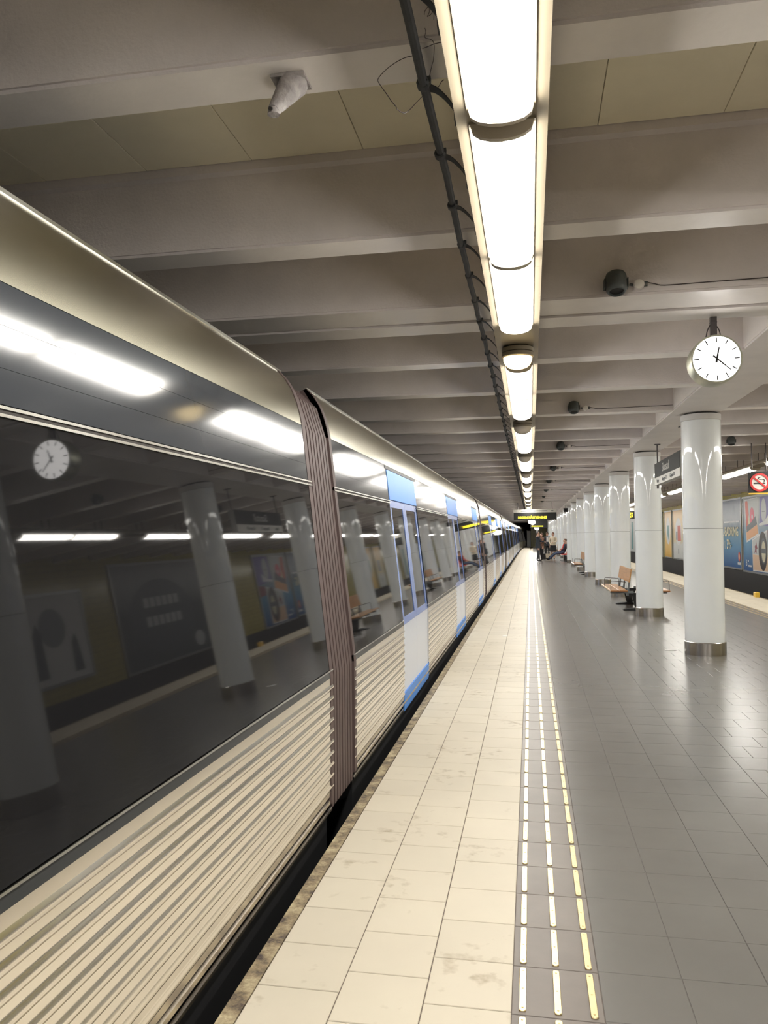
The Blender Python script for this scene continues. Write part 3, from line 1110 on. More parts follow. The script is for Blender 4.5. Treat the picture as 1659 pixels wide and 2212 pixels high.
def strip(mb, y0, y1, z0, z1, out, th=0.012, steps=1):
    """panel lying on the tilted car side between two heights"""
    zs = [z0 + (z1 - z0) * i / steps for i in range(steps + 1)]
    outer = [(side_x(z) + out, z) for z in zs]
    inner = [(side_x(z) + out - th, z) for z in reversed(zs)]
    return mb.sweep_y(outer + inner, y0, y1)


def car_section(parent, y0, L_, doors, first=False, last=False):
    """one articulated section; local y runs 0..L_"""
    y1 = y0 + L_
    ang = -math.atan2(curve_x(y1) - curve_x(y0), L_)
    spans = []
    a = 0.0
    for d0, d1 in doors:
        spans.append((a, d0 - y0))
        a = d1 - y0
    spans.append((a, L_))
    cs = MB()
    # carcass just inside the skin, the far side as well
    inner = [(-1.16, 0.02), (-1.16, 0.80), (-1.30, 2.20), (-1.46, 2.54), (-1.75, 2.66), (-2.45, 2.70), (-3.2, 2.66), (-3.5, 2.5), (-3.68, 2.2), (-3.80, 0.8), (-3.80, 0.02)]
    cs.sweep_y(inner, 0.02, L_ - 0.02)
    sec = ob('car_section', cs, M['sill'], parent, loc=(curve_x(y0), y0, 0), rotz=ang)
    # roof shoulder with gutter, roof top
    rp = [(x, z) for x, z in ROOF]
    ob('roof', MB().sweep_y(rp + [(-1.445, 2.556), (-1.36, 2.42), (-1.31, 2.24)], 0, L_), M['roofm'], sec, smooth=True)
    ob('gutter', MB().sweep_y([(-1.425, 2.561), (-1.420, 2.572), (-1.432, 2.580), (-1.445, 2.576), (-1.45, 2.556)], 0, L_), M['mould'], sec, smooth=True)
    # cant panel in three boards with hairline joints
    for za, zb in ((1.925, 2.0155), (2.0165, 2.1255), (2.1265, 2.238)):
        for a, b in spans:
            ob('cant_panel', strip(MB(), a + 0.002, b - 0.002, za, zb, 0.0), M['cant'], sec)
    for a, b in spans:
        ob('window_moulding', strip(MB(), a, b, 1.893, 1.901, 0.006), M['mould'], sec)
        ob('window_moulding', strip(MB(), a, b, 1.913, 1.921, 0.005), M['mould'], sec)
        ob('moulding_groove', strip(MB(), a, b, 1.90, 1.914, 0.001), M['dark_gap'], sec)
    for a, b in spans:
        if b - a > 0.2:
            ob('window_band', strip(MB(), a + 0.004, b - 0.004, 0.848, 1.893, 0.0), M['glass'], sec)
    for a, b in spans:
        ob('sill_moulding', strip(MB(), a, b, 0.838, 0.845, 0.006), M['mould'], sec)
        ob('sill_band', strip(MB(), a, b, 0.803, 0.838, 0.001), M['sill'], sec)
        if b - a > 0.1:
            ob('corrugated_panel', MB().sweep_y(CORR + [(-1.15, ZC_END), (-1.15, 0.803)], a + 0.003, b - 0.003), M['corr'], sec, smooth=True)
    # under-edge: two narrow bright rails over black
    ob('lower_rail', MB().sweep_y([(-1.135, 0.128), (-1.122, 0.124), (-1.122, 0.104), (-1.135, 0.10)], 0.01, L_ - 0.01), M['corr'], sec)
    ob('lower_rail', MB().sweep_y([(-1.14, 0.070), (-1.127, 0.066), (-1.127, 0.052), (-1.14, 0.048)], 0.01, L_ - 0.01), M['corr'], sec)
    ob('skirt', MB().box(-1.30, -1.15, 0.05, L_ - 0.05, -0.75, 0.10), M['black'], sec)
    ob('underframe', MB().box(-3.7, -1.35, 0.3, L_ - 0.3, -1.06, 0.05), M['black'], sec)
    # doors
    for d0, d1 in doors:
        a, b = d0 - y0, d1 - y0
        mid = (a + b) / 2
        ob('door_header', strip(MB(), a + 0.004, b - 0.004, 1.93, 2.2, 0.004), M['blue'], sec)
        ob('door_slot', strip(MB(), a - 0.05, b + 0.12, 2.205, 2.235, 0.003), M['black'], sec)
        for e, g in ((a + 0.006, mid - 0.003), (mid + 0.003, b - 0.006)):
            leaf = strip(MB(), e, g, 0.20, 0.79, -0.008)
            strip(leaf, e, g, 0.79, 0.80, -0.008)
            ob('door_leaf', leaf, M['doorlow'], sec)
            fr = MB()
            strip(fr, e, g, 0.80, 0.865, -0.007)
            strip(fr, e, g, 1.86, 1.93, -0.007)
            strip(fr, e, e + 0.10, 0.865, 1.86, -0.007)
            strip(fr, g - 0.10, g, 0.865, 1.86, -0.007)
            ob('door_frame', fr, M['lilac'], sec)
            ob('door_pane', strip(MB(), e + 0.10, g - 0.10, 0.865, 1.86, -0.012), M['glass'], sec)
        ob('door_sill', strip(MB(), a + 0.004, b - 0.004, 0.04, 0.198, 0.002), M['blue'], sec)
    # end frames
    outer = [(-1.118, 0.10), (-1.118, 0.80), (side_x(2.23) + 0.002, 2.23)] + [(x + 0.003, z + 0.002) for x, z in ROOF]
    for ya in (0.0, L_ - 0.06):
        ob('end_frame', MB().sweep_y(outer + [(-1.47, 2.55), (-1.33, 2.22), (-1.17, 0.80), (-1.17, 0.10)], ya, ya + 0.06), M['bellows'], sec)
    return sec


def bellows(parent, ya, yb):
    n = 8
    mb = MB()
    w = (yb - ya) / n
    c = curve_x((ya + yb) / 2)
    for k in range(n):
        a = ya + k * w
        for d0, d1, inset in ((0.0, 0.7, 0.010), (0.7, 1.0, 0.016)):
            pr = [(-1.12 - inset, 0.06), (-1.12 - inset, 0.80), (side_x(2.23) - inset, 2.23), (-1.338 - inset, 2.43 - inset * .3), (-1.44 - inset, 2.54 - inset), (-1.75, 2.63 - inset),
                  (-1.8, 2.4), (-1.8, 0.06)]
            mb.sweep_y([(x + c, z) for x, z in pr], a + d0 * w, a + d1 * w)
    return ob('gangway_bellows', mb, M['bellows'], parent)


tr = thing('metro_train', 'silver metro train with black window band and brown bellows, passing on the left', 'train', (0, 0, 0))
car_section(tr, -10.2, 14.58, [])
bellows(tr, 4.38, 4.92)
car_section(tr, 4.92, 14.78, [(6.95, 8.65), (12.0, 13.7), (17.25, 18.9)])
bellows(tr, 19.70, 20.15)
car_section(tr, 20.15, 15.85, [(24.2, 25.9), (29.2, 30.9), (33.6, 35.2)])
tr2 = thing('metro_train', 'far metro train unit coupled ahead, curving towards the dark tunnel', 'train', (0, 0, 0))
for ya, yb in ((36.9, 51.8), (52.3, 67.0), (67.5, 82.0)):
    car_section(tr2, ya, yb - ya, [(ya + 2.5, ya + 4.2), (ya + 8.5, ya + 10.2)])
    bellows(tr2, yb, yb + 0.5)
car_section(tr2, 82.5, 14.0, [])
bellows(tr2, 96.5, 97.0)
car_section(tr2, 97.0, 13.5, [])

# ------------------------------------------------------------------ signs
ROT_LEFT = Matrix(((0, 0, -1, 0), (-1, 0, 0, 0), (0, 1, 0, 0), (0, 0, 0, 1)))      # print faces the near track
ROT_FRONT = Matrix(((1, 0, 0, 0), (0, 0, -1, 0), (0, 1, 0, 0), (0, 0, 0, 1)))      # print faces down the platform


def put_text(name, s, size, m, parent, loc, rot, sx=1.0, bold=0.0):
    o = link(name, text_mesh(name, s, size, m, 0.001, sx, bold), parent)
    o.matrix_local = Matrix.Translation(loc) @ rot
    return o


# station name sign along the column row
t = thing('station_sign', 'dark hanging station name sign between the two nearest columns', 'sign', (2.20, 13.45, 2.45))
ob('case', MB().box(0.0, 0.10, -1.2, 1.2, 0.005, 0.385), M['sign_back'], t)
ob('name_panel', MB().box(-0.006, -0.0005, -1.2, 1.2, 0.135, 0.383), M['sign'], t)
ob('exit_strip', MB().box(-0.006, -0.0005, -1.2, 1.2, 0.006, 0.130), M['sign_white'], t)
put_text('lettering', 'Skanstull', 0.20, M['letter'], t, (-0.0075, 0.03, 0.255), ROT_LEFT)
put_text('lettering', 'Ringvägen 72', 0.085, M['letter_dark'], t, (-0.0075, 0.18, 0.067), ROT_LEFT)
put_text('lettering', 'Götgatan 88', 0.085, M['letter_dark'], t, (-0.0075, -0.55, 0.067), ROT_LEFT)
put_text('lettering', 'Utgång', 0.085, M['letter_dark'], t, (-0.0075, 0.85, 0.067), ROT_LEFT)
for yy in (-1.15, 1.22):
    ob('hanger', MB().tube((0.05, yy, 0.02), (0.05, yy, SOF - 2.455), 0.012, 8).box(0.0, 0.10, yy - 0.05, yy + 0.05, SOF - 2.468, SOF - 2.456), M['rod'], t)
ob('rod_foot', MB().tube((0.05, 1.22, -0.05), (0.05, 1.22, 0.02), 0.02, 8), M['rod'], t)

# no smoking sign over the far side
t = thing('no_smoking_sign', 'black and red no smoking sign hanging at the right edge', 'sign', (4.035, 15.0, 2.31))
S_ = 0.185
ob('plate', MB().box(-S_, S_, 0.0, 0.03, 0.0, 2 * S_), M['sign'], t)
ob('yellow_foot', MB().box(-S_, S_, -0.006, 0.036, -0.028, -0.0005), M['signyellow'], t)
ob('white_disc', MB().lathe([(0.135, -0.0002), (0.135, -0.002), (0.0001, -0.002)], 40, axis='y', c=(0, 0, S_)), M['letter'], t)
ob('cigarette', MB().box(-0.10, 0.045, -0.006, -0.003, S_ - 0.028, S_ - 0.006), M['black'], t)
ob('ember', MB().box(0.055, 0.095, -0.006, -0.003, S_ - 0.028, S_ - 0.006), M['black'], t)
sm = smooth_pts([Vector((0.075, -0.005, S_ + 0.005)), Vector((0.082, -0.005, S_ + 0.04)), Vector((0.05, -0.005, S_ + 0.055)), Vector((0.0, -0.005, S_ + 0.055)), Vector((-0.02, -0.005, S_ + 0.08)), Vector((0.02, -0.005, S_ + 0.095))], 5)
ob('smoke', MB().path(sm, 0.006, 6), M['black'], t)
ring = MB()
n = 48
vs, fs = [], []
for i in range(n):
    a = 2 * math.pi * i / n
    for rr in (0.128, 0.165):
        for yy in (-0.012, -0.007):
            vs.append((rr * math.cos(a), yy, S_ + rr * math.sin(a)))
for i in range(n):
    j = (i + 1) % n
    a, b = i * 4, j * 4
    fs += [(a, a + 2, b + 2, b), (a + 1, b + 1, b + 3, a + 3), (a, b, b + 1, a + 1), (a + 2, a + 3, b + 3, b + 2)]
ring.add(vs, fs)
ob('red_ring', ring, M['signred'], t)
c_, s2 = math.cos(R(-42)), math.sin(R(-42))
ob('red_slash', MB().poly([(c_ * x - s2 * z, -0.008, S_ + s2 * x + c_ * z) for x, z in ((-.14, -.014), (.14, -.014), (.14, .014), (-.14, .014))], (0, -1, 0), 0.005), M['signred'], t)
for xx in (-0.12, 0.12):
    ob('hanger', MB().tube((xx, 0.015, 2 * S_), (xx, 0.015, SOF - 2.31 + 0.005), 0.008, 8), M['rod'], t)


# departure displays
def display(x0, x1, y, lines, label, size):
    t = thing('departure_display', label, 'display', ((x0 + x1) / 2, y, 2.335), 0, 'yellow lettered departure displays')
    w = (x1 - x0) / 2
    ob('case', MB().tile(-w, w, 0.0, 0.22, 0.0, 0.375, 0.01), M['sign'], t)
    ob('route_strip', MB().box(-w - 0.02, w - 0.02, 0.0, 0.20, 0.38, 0.535), M['sign_white'], t)
    for s, xx, zz, sz in lines:
        put_text('led_text', s, sz, M['led'], t, (xx, -0.004, zz), ROT_FRONT, 1.0, 0.004)
    for xx in (-w * 0.8, w * 0.8):
        ob('hanger', MB().tube((xx, 0.1, 0.53), (xx, 0.1, SLAB + 0.021 - 2.335), 0.015, 8), M['rod'], t)
    return t


d1 = display(-0.82, 1.30, 40.3, [('INGEN PÅSTIGNING', -0.13, 0.125, 0.158)], 'dark departure display with yellow text hanging over the platform', 0.16)
for xx, ww in ((-0.45, 0.5), (0.25, 0.7), (0.85, 0.12)):
    ob('route_mark', MB().box(xx - ww / 2, xx + ww / 2, -0.004, -0.0005, 0.43, 0.475), M['letter_dark'], d1)
display(3.27, 5.33, 40.3, [('19', 0.60, 0.25, 0.13), ('17', 0.60, 0.10, 0.13)], 'departure display with two yellow lines seen between the columns', 0.13)

t = thing('info_board', 'small far board with a pale round face and yellow text lines', 'sign', (0.62, 61.0, 2.12))
ob('board', MB().box(-0.62, 0.65, 0, 0.15, 0.0, 0.66), M['sign'], t)
ob('round_face', MB().lathe([(0.20, -0.02), (0.0001, -0.022)], 28, axis='y', c=(-0.44, 0, 0.42)), M['clockface'], t)
put_text('led_text', '=======', 0.22, M['led'], t, (-0.10, -0.01, 0.10), ROT_FRONT)
for xx in (-0.5, 0.5):
    ob('hanger', MB().tube((xx, 0.07, 0.66), (xx, 0.07, SLAB + 0.021 - 2.12), 0.02, 6), M['rod'], t)

t = thing('flood_lamp', 'bright white lamp glaring above the people at the far end', 'lamp', (0.62, 78.0, 2.25))
ob('glass', MB().lathe([(0.22, 0.0), (0.20, -0.06), (0.12, -0.10), (0.0001, -0.12)], 24, axis='y'), emis('glaring_lamp', (1, .97, .9), 14.0), t, smooth=True)
ob('housing', MB().lathe([(0.24, -0.01), (0.25, 0.05), (0.16, 0.22), (0.08, 0.25)], 24, axis='y').tube((0, 0.12, 0.2), (0, 0.12, SLAB + .0195 - 2.25), 0.02, 8), M['rod'], t, smooth=True)

t = thing('security_camera', 'black camera box on a bracket under the beam, by the far columns', 'camera', (1.93, 44.6, SOF))
ob('stem', MB().box(-0.04, 0.04, -0.04, 0.04, -0.16, 0.0), M['sign_white'], t)
ob('body', MB().tile(-0.11, 0.11, -0.30, 0.25, -0.38, -0.16, 0.03), M['black'], t)
ob('hood', MB().box(-0.13, 0.13, -0.34, 0.2, -0.165, -0.15), M['sign_back'], t)
ob('lens', MB().lathe([(0.07, -0.33), (0.07, -0.30)], 20, axis='y', c=(0, 0, -0.28)), M['glass'], t, smooth=True)


# ------------------------------------------------------------------ billboards on the far wall
def rect(y0, y1, z0, z1):
    """corner points on the wall; first the end further along the platform, which reads as left"""
    return [(0, y1, z0), (0, y0, z0), (0, y0, z1), (0, y1, z1)]


def billboard(label, y0, y1, z0, z1, sheet_mat, group='billboards on the yellow wall'):
    t = thing('billboard', label, 'billboard', (XR, y0, z0), 0, group)
    W_, H_ = y1 - y0, z1 - z0
    bwd = 0.07
    fr = MB()
    ring = [(-0.055, 0), (-0.055, 1)]
    for a, b, c, d in ((-bwd, W_ + bwd, -bwd, 0), (-bwd, W_ + bwd, H_, H_ + bwd)):
        ob('frame_rail', MB().box(-0.06, -0.001, a, b, c, d), M['frame'], t)
    for a, b in ((-bwd, 0), (W_, W_ + bwd)):
        ob('frame_rail', MB().box(-0.06, -0.001, a, b, 0.0005, H_ - 0.0005), M['frame'], t)
    ob('sheet', MB().box(-0.035, -0.001, 0.0005, W_ - 0.0005, 0.0005, H_ - 0.0005), sheet_mat, t)
    return t


class Print:
    """flat shapes printed on a billboard, in world y and z"""
    def __init__(self, t, y0, z0):
        self.t, self.y0, self.z0, self.d = t, y0, z0, 0.0355

    def shape(self, name, pts, m):
        self.d += 0.0006
        ob(name, MB().poly([(-self.d, y - self.y0, z - self.z0) for y, z in pts], (-1, 0, 0), 0.0005), m, self.t)

    def disc(self, name, yc, zc, ry, rz, m, n=28):
        self.shape(name, [(yc + ry * math.cos(2 * math.pi * i / n), zc + rz * math.sin(2 * math.pi * i / n)) for i in range(n)], m)

    def rect(self, name, ya, yb, za, zb, m):
        self.shape(name, [(ya, za), (yb, za), (yb, zb), (ya, zb)], m)

    def text(self, s, yc, zc, size, m, sx=1.0, bold=0.0):
        self.d += 0.0006
        put_text('lettering', s, size, m, self.t, (-self.d - 0.001, yc - self.y0, zc - self.z0), ROT_LEFT, sx, bold)


C = {k: mat('ink_' + k, v, 0.4) for k, v in dict(
    cream=(0.80, 0.74, 0.50), white=(0.75, 0.76, 0.76), grey=(0.30, 0.33, 0.36), dgrey=(0.10, 0.12, 0.14), red=(0.65, 0.10, 0.06), pink=(0.75, 0.10, 0.18),
    orange=(0.80, 0.42, 0.20), sand=(0.72, 0.50, 0.34), purple=(0.16, 0.14, 0.42), pale=(0.55, 0.58, 0.58), tyre=(0.035, 0.03, 0.035), blue=(0.05, 0.20, 0.42),
    yellow=(0.75, 0.45, 0.08), teal=(0.10, 0.28, 0.30), rim=(0.62, 0.58, 0.42), black=(0.03, 0.03, 0.03), figure=(0.25, 0.05, 0.08), rain=(0.22, 0.27, 0.33)).items()}

g1 = gradient_print('rain_to_blue_print', [(0.0, (0.03, 0.11, 0.30)), (0.3, (0.05, 0.24, 0.45)), (0.5, (0.10, 0.27, 0.40)), (0.58, (0.08, 0.15, 0.22)), (0.72, (0.26, 0.30, 0.34)), (1.0, (0.12, 0.16, 0.24))], 0.12, 3.0)
t = billboard('blue billboard with cream lettering ending in BADRING and a price', 34.62, 39.9, 0.12, 3.0, g1)
p = Print(t, 34.62, 0.12)
random.seed(11)
for k in range(16):
    yy = 34.9 + k * 0.21 + random.uniform(-.05, .05)
    zz = 2.15 + random.uniform(0.0, .4)
    p.rect('rain_streak', yy, yy + 0.03, zz, zz + random.uniform(.15, .4), C['rain'])
for k, (a, b) in enumerate(((34.93, 35.5), (35.58, 36.2), (36.28, 36.5), (36.6, 37.5))):
    p.rect('small_print', a, b, 2.03, 2.10, C['white'])
p.text('L-BADRING', 36.45, 1.63, 0.56, C['cream'], 0.97, 0.012)
p.text('39:-', 36.65, 1.08, 0.58, C['cream'], 0.95, 0.012)
p.rect('small_print', 37.36, 37.42, 0.88, 1.25, C['cream'])
p.disc('badge', 34.98, 0.60, 0.17, 0.20, C['red'])
p.disc('badge_centre', 34.98, 0.60, 0.09, 0.11, C['sand'])
p.rect('small_print', 34.72, 35.25, 0.26, 0.36, C['white'])
p.rect('small_print', 37.75, 38.1, 0.36, 0.44, C['white'])

t = billboard('billboard collage with a pink ball, orange panel and large tyre', 30.1, 34.30, 0.08, 2.98, gradient_print('blue_collage_print', [(0.0, (0.03, 0.10, 0.30)), (0.4, (0.06, 0.28, 0.48)), (0.7, (0.30, 0.34, 0.38)), (1.0, (0.36, 0.38, 0.38))], 0.08, 2.98))
p = Print(t, 30.1, 0.08)
p.shape('tilted_photo', [(34.02, 2.92), (33.83, 1.20), (32.12, 1.52), (32.2, 2.96)], C['white'])
p.shape('tilted_photo', [(33.96, 2.88), (33.78, 1.28), (32.16, 1.57), (32.24, 2.93)], C['pale'])
p.shape('red_band', [(33.95, 2.86), (33.60, 2.86), (33.42, 2.3), (33.60, 1.75), (33.84, 1.72)], C['red'])
p.shape('pale_band', [(33.45, 2.3), (33.2, 1.85), (33.58, 1.72), (33.6, 1.8)], C['cream'])
p.disc('pink_ball', 32.97, 2.22, 0.32, 0.37, C['pink'])
p.disc('ball_spot', 32.95, 2.22, 0.09, 0.10, C['white'])
p.shape('dark_wedge', [(33.82, 1.60), (33.76, 1.86), (33.1, 2.0), (32.5, 2.24), (32.3, 1.92)], C['dgrey'])
p.shape('orange_panel', [(33.83, 1.60), (32.3, 1.90), (32.16, 1.57), (33.78, 1.28)], C['orange'])
p.shape('purple_panel', [(31.88, 2.94), (30.15, 2.95), (30.15, 1.75), (31.95, 1.92)], C['purple'])
p.disc('pale_oval', 31.38, 2.42, 0.33, 0.46, C['pale'])
p.rect('cross_line', 31.2, 31.6, 2.37, 2.39, C['dgrey'])
p.shape('white_swoosh', [(32.05, 1.93), (31.3, 2.02), (30.8, 2.25), (30.8, 1.9), (31.4, 1.88), (32.0, 1.84)], C['white'])
p.shape('sand_photo', [(33.02, 1.32), (32.1, 1.52), (30.95, 1.7), (30.95, 0.12), (32.96, 0.10)], C['white'])
p.shape('sand_photo', [(32.96, 0.75), (31.0, 0.70), (31.0, 0.16), (32.92, 0.14)], C['sand'])
p.shape('sky_photo', [(32.98, 0.76), (32.96, 1.28), (32.1, 1.46), (31.0, 1.62), (31.0, 0.72)], C['pale'])
p.shape('walking_figure', [(32.72, 0.78), (32.6, 0.98), (32.68, 1.05), (32.5, 1.14), (32.46, 1.26), (32.38, 1.12), (32.28, 0.98), (32.44, 0.95), (32.36, 0.74), (32.5, 0.88)], C['figure'])
p.disc('tyre', 31.58, 0.90, 0.56, 0.74, C['tyre'])
p.disc('tyre_wall', 31.50, 0.90, 0.34, 0.50, C['dgrey'])
p.disc('wheel_rim', 31.48, 0.88, 0.26, 0.40, C['rim'])
p.rect('wheel_spoke', 31.2, 31.74, 0.82, 1.0, C['dgrey'])
p.shape('maroon_patch', [(30.9, 1.7), (30.15, 1.75), (30.15, 1.3), (30.9, 1.35)], C['figure'])
p.text('B', 33.86, 0.38, 0.36, C['white'])
p.rect('small_print', 33.12, 33.62, 0.24, 0.31, C['white'])
p.rect('small_print', 33.5, 33.66, 0.44, 0.50, C['white'])

yg = gradient_print('yellow_print', [(0.0, (0.78, 0.47, 0.08)), (0.35, (0.80, 0.55, 0.16)), (0.6, (0.72, 0.60, 0.36)), (1.0, (0.74, 0.42, 0.08))], 0.15, 2.95)
yg2 = gradient_print('yellow_white_print', [(0.0, (0.66, 0.68, 0.66)), (0.28, (0.66, 0.68, 0.66)), (0.36, (0.70, 0.60, 0.36)), (1.0, (0.74, 0.44, 0.10))], 0.15, 2.95)
for k, (ya, yb, sm_, lab) in enumerate(((54.35, 57.0, yg2, 'yellow and white billboard just right of the second column'), (50.9, 53.4, yg, 'tall yellow billboard with a dark shield in a pale oval'),
                                        (47.0, 50.35, yg2, 'yellow and white billboard with a red block, beside the nearest column'))):
    t = billboard(lab, ya, yb, 0.12, 2.95, sm_)
    p = Print(t, ya, 0.12)
    yc = (ya + yb) / 2
    if k == 1:
        p.disc('pale_oval', yc, 1.75, 0.75, 0.85, C['white'])
        p.shape('shield', [(yc - .35, 2.1), (yc + .35, 2.1), (yc + .35, 1.6), (yc, 1.15), (yc - .35, 1.6)], C['teal'])
    elif k == 2:
        p.disc('pale_oval', yc, 1.7, 1.0, 0.8, C['white'])
        p.rect('red_block', yc - 0.75, yc + 0.25, 1.15, 2.05, C['red'])
        p.rect('grey_block', yc + 0.3, yc + 0.8, 1.2, 1.7, C['grey'])
        p.rect('small_mark', yc - 0.1, yc + 0.1, 0.4, 0.7, C['dgrey'])
    else:
        p.rect('grey_block', yc - 0.6, yc + 0.5, 1.2, 2.0, C['grey'])
        p.rect('small_mark', yc - 0.1, yc + 0.1, 0.4, 0.7, C['dgrey'])
# two more boards that the picture shows only mirrored in the train
t = billboard('grey billboard with dark figures, mirrored at the left of the train windows', 15.1, 17.6, 0.45, 2.45, C['white'])
p = Print(t, 15.1, 0.45)
p.disc('round_figure', 16.3, 1.7, 0.5, 0.45, C['grey'])
p.shape('standing_figure', [(15.5, 0.6), (15.9, 0.6), (15.85, 1.6), (15.7, 1.85), (15.55, 1.6)], C['dgrey'])
p.shape('standing_figure', [(16.9, 0.6), (17.3, 0.6), (17.2, 1.3), (17.1, 1.5), (16.95, 1.3)], C['dgrey'])
t = billboard('wide dark billboard with two pale text rows, mirrored in the train windows', 19.2, 24.8, 0.12, 3.0, gradient_print('dark_print', [(0.0, (0.10, 0.12, 0.13)), (0.5, (0.07, 0.09, 0.10)), (0.7, (0.18, 0.20, 0.21)), (1.0, (0.30, 0.31, 0.32))], 0.12, 3.0))
p = Print(t, 19.2, 0.12)
p.disc('dark_oval', 21.8, 1.45, 2.0, 1.1, C['dgrey'])
for zz in (1.75, 1.2):
    for q in range(6):
        p.rect('pale_block', 20.7 + q * 0.38, 20.98 + q * 0.38, zz, zz + 0.28, C['pale'])
p.disc('pale_flower', 23.9, 0.5, 0.35, 0.25, C['pale'])
t = billboard('pale far billboard on the yellow wall behind the third column', 66.0, 80.0, 0.12, 2.9, C['pale'])
p = Print(t, 66.0, 0.12)
for q in range(5):
    p.rect('green_band', 67 + q * 2.5, 68 + q * 2.5, 0.3, 2.6, C['teal'])


# ------------------------------------------------------------------ benches
def make_bench():
    t = thing('platform_bench', '', 'bench')
    # local: x across the platform, y along it
    for s in (-1, 1):
        def bx(a, b):
            return sorted((s * a, s * b))
        for q in range(2):
            a = 0.25 + q * 0.172
            seat = ob('seat_board', MB().tile(*bx(a, a + 0.166), -1.1, 1.1, 0.40, 0.435, 0.006), M['wood'], t)
            ob('board_end', MB().box(*bx(a + 0.002, a + 0.164), -1.104, -1.1005, 0.402, 0.428), M['wood_end'], seat)
        ob('backrest', MB().sweep_y([(s * 0.20, 0.60), (s * 0.225, 0.60), (s * 0.185, 0.87), (s * 0.16, 0.87)], -1.1, 0.9), M['wood'], t)
        for yy in (-0.8, 0.0, 0.8):
            ob('back_post', MB().sweep_y([(s * 0.20, 0.30), (s * 0.245, 0.30), (s * 0.165, 0.80), (s * 0.15, 0.80)], yy - 0.025, yy + 0.025), M['bench_steel'], t)
            ob('seat_arm', MB().box(*bx(0.10, 0.57), yy - 0.025, yy + 0.025, 0.355, 0.3995), M['bench_steel'], t)
        for yy in (-1.02, 0.35):
            w = [Vector((s * 0.27, yy, 0.436)), Vector((s * 0.275, yy, 0.60)), Vector((s * 0.56, yy, 0.625)), Vector((s * 0.577, yy, 0.60)), Vector((s * 0.58, yy, 0.436))]
            ob('arm_wire', MB().path(w, 0.007, 6), M['rod'], t)
    for yy in (-0.75, 0.75):
        ob('pedestal', MB().sweep_y([(-0.06, 0.03), (0.06, 0.03), (0.13, 0.30), (0.245, 0.36), (-0.245, 0.36), (-0.13, 0.30)], yy - 0.04, yy + 0.04), M['black'], t)
        ob('foot_plate', MB().sweep_y([(-0.32, 0.0), (0.32, 0.0), (0.30, 0.015), (0.07, 0.045), (-0.07, 0.045), (-0.30, 0.015)], yy - 0.09, yy + 0.09), M['black'], t)
    return t


be = make_bench()
kbe = child_map(be)
be.location = (2.20, 17.95, 0)
tag(be, 'double-sided wooden bench with wire armrests, half hidden by the second column', 'bench', 'wooden benches between the columns')
for y_, lab in ((32.9, 'small far wooden bench poking out left of the fifth column'), (61.9, 'far wooden bench hidden among the end columns')):
    c = copy_tree(be, kbe)
    c.location = (2.26, y_, 0)
    tag(c, lab, 'bench', 'wooden benches between the columns')

# row of red shell seats
t = thing('seat_row', 'row of red shell seats on a steel rail between far columns', 'bench', (2.0, 48.1, 0))
ob('rail', MB().box(-0.02, 0.06, -1.25, 1.25, 0.34, 0.40), M['bench_steel'], t)
for yy in (-1.0, 1.0):
    ob('leg', MB().box(-0.03, 0.07, yy - 0.03, yy + 0.03, 0.0, 0.34).box(-0.25, 0.25, yy - 0.05, yy + 0.05, 0.0, 0.02), M['black'], t)
for yy in (-0.95, -0.32, 0.32, 0.95):
    pr = [(-0.27, 0.43), (-0.24, 0.405), (0.10, 0.402), (0.17, 0.45), (0.27, 0.92), (0.25, 0.93), (0.13, 0.47), (0.08, 0.43), (-0.22, 0.432), (-0.26, 0.45)]
    ob('seat_shell', MB().sweep_y(pr, yy - 0.26, yy + 0.26), M['red'], t, smooth=True)


# ------------------------------------------------------------------ people far down the platform
def skin_mesh(name, verts, edges, mats, pick, root=0):
    me = bpy.data.meshes.new(name)
    me.from_pydata([v[0] for v in verts], edges, [])
    o = bpy.data.objects.new(name, me)
    COL.objects.link(o)
    md = o.modifiers.new('skin', 'SKIN')
    md.use_smooth_shade = True
    sv = me.skin_vertices[0].data if me.skin_vertices else None
    if sv is None:
        lay = me.attributes
        bm = bmesh.new()
        bm.from_mesh(me)
        bm.verts.layers.skin.verify()
        bm.to_mesh(me)
        bm.free()
        sv = me.skin_vertices[0].data
    for i, v in enumerate(verts):
        sv[i].radius = v[1] if isinstance(v[1], tuple) else (v[1], v[1])
        sv[i].use_root = (i == root)
    sb = o.modifiers.new('sub', 'SUBSURF')
    sb.levels = 1
    sb.render_levels = 1
    dg = bpy.context.evaluated_depsgraph_get()
    dg.update()
    m2 = bpy.data.meshes.new_from_object(o.evaluated_get(dg))
    bpy.data.objects.remove(o)
    m2.name = name
    m2.materials.clear()
    for m in mats:
        m2.materials.append(m)
    for p_ in m2.polygons:
        p_.material_index = pick(p_.center)
        p_.use_smooth = True
    return m2


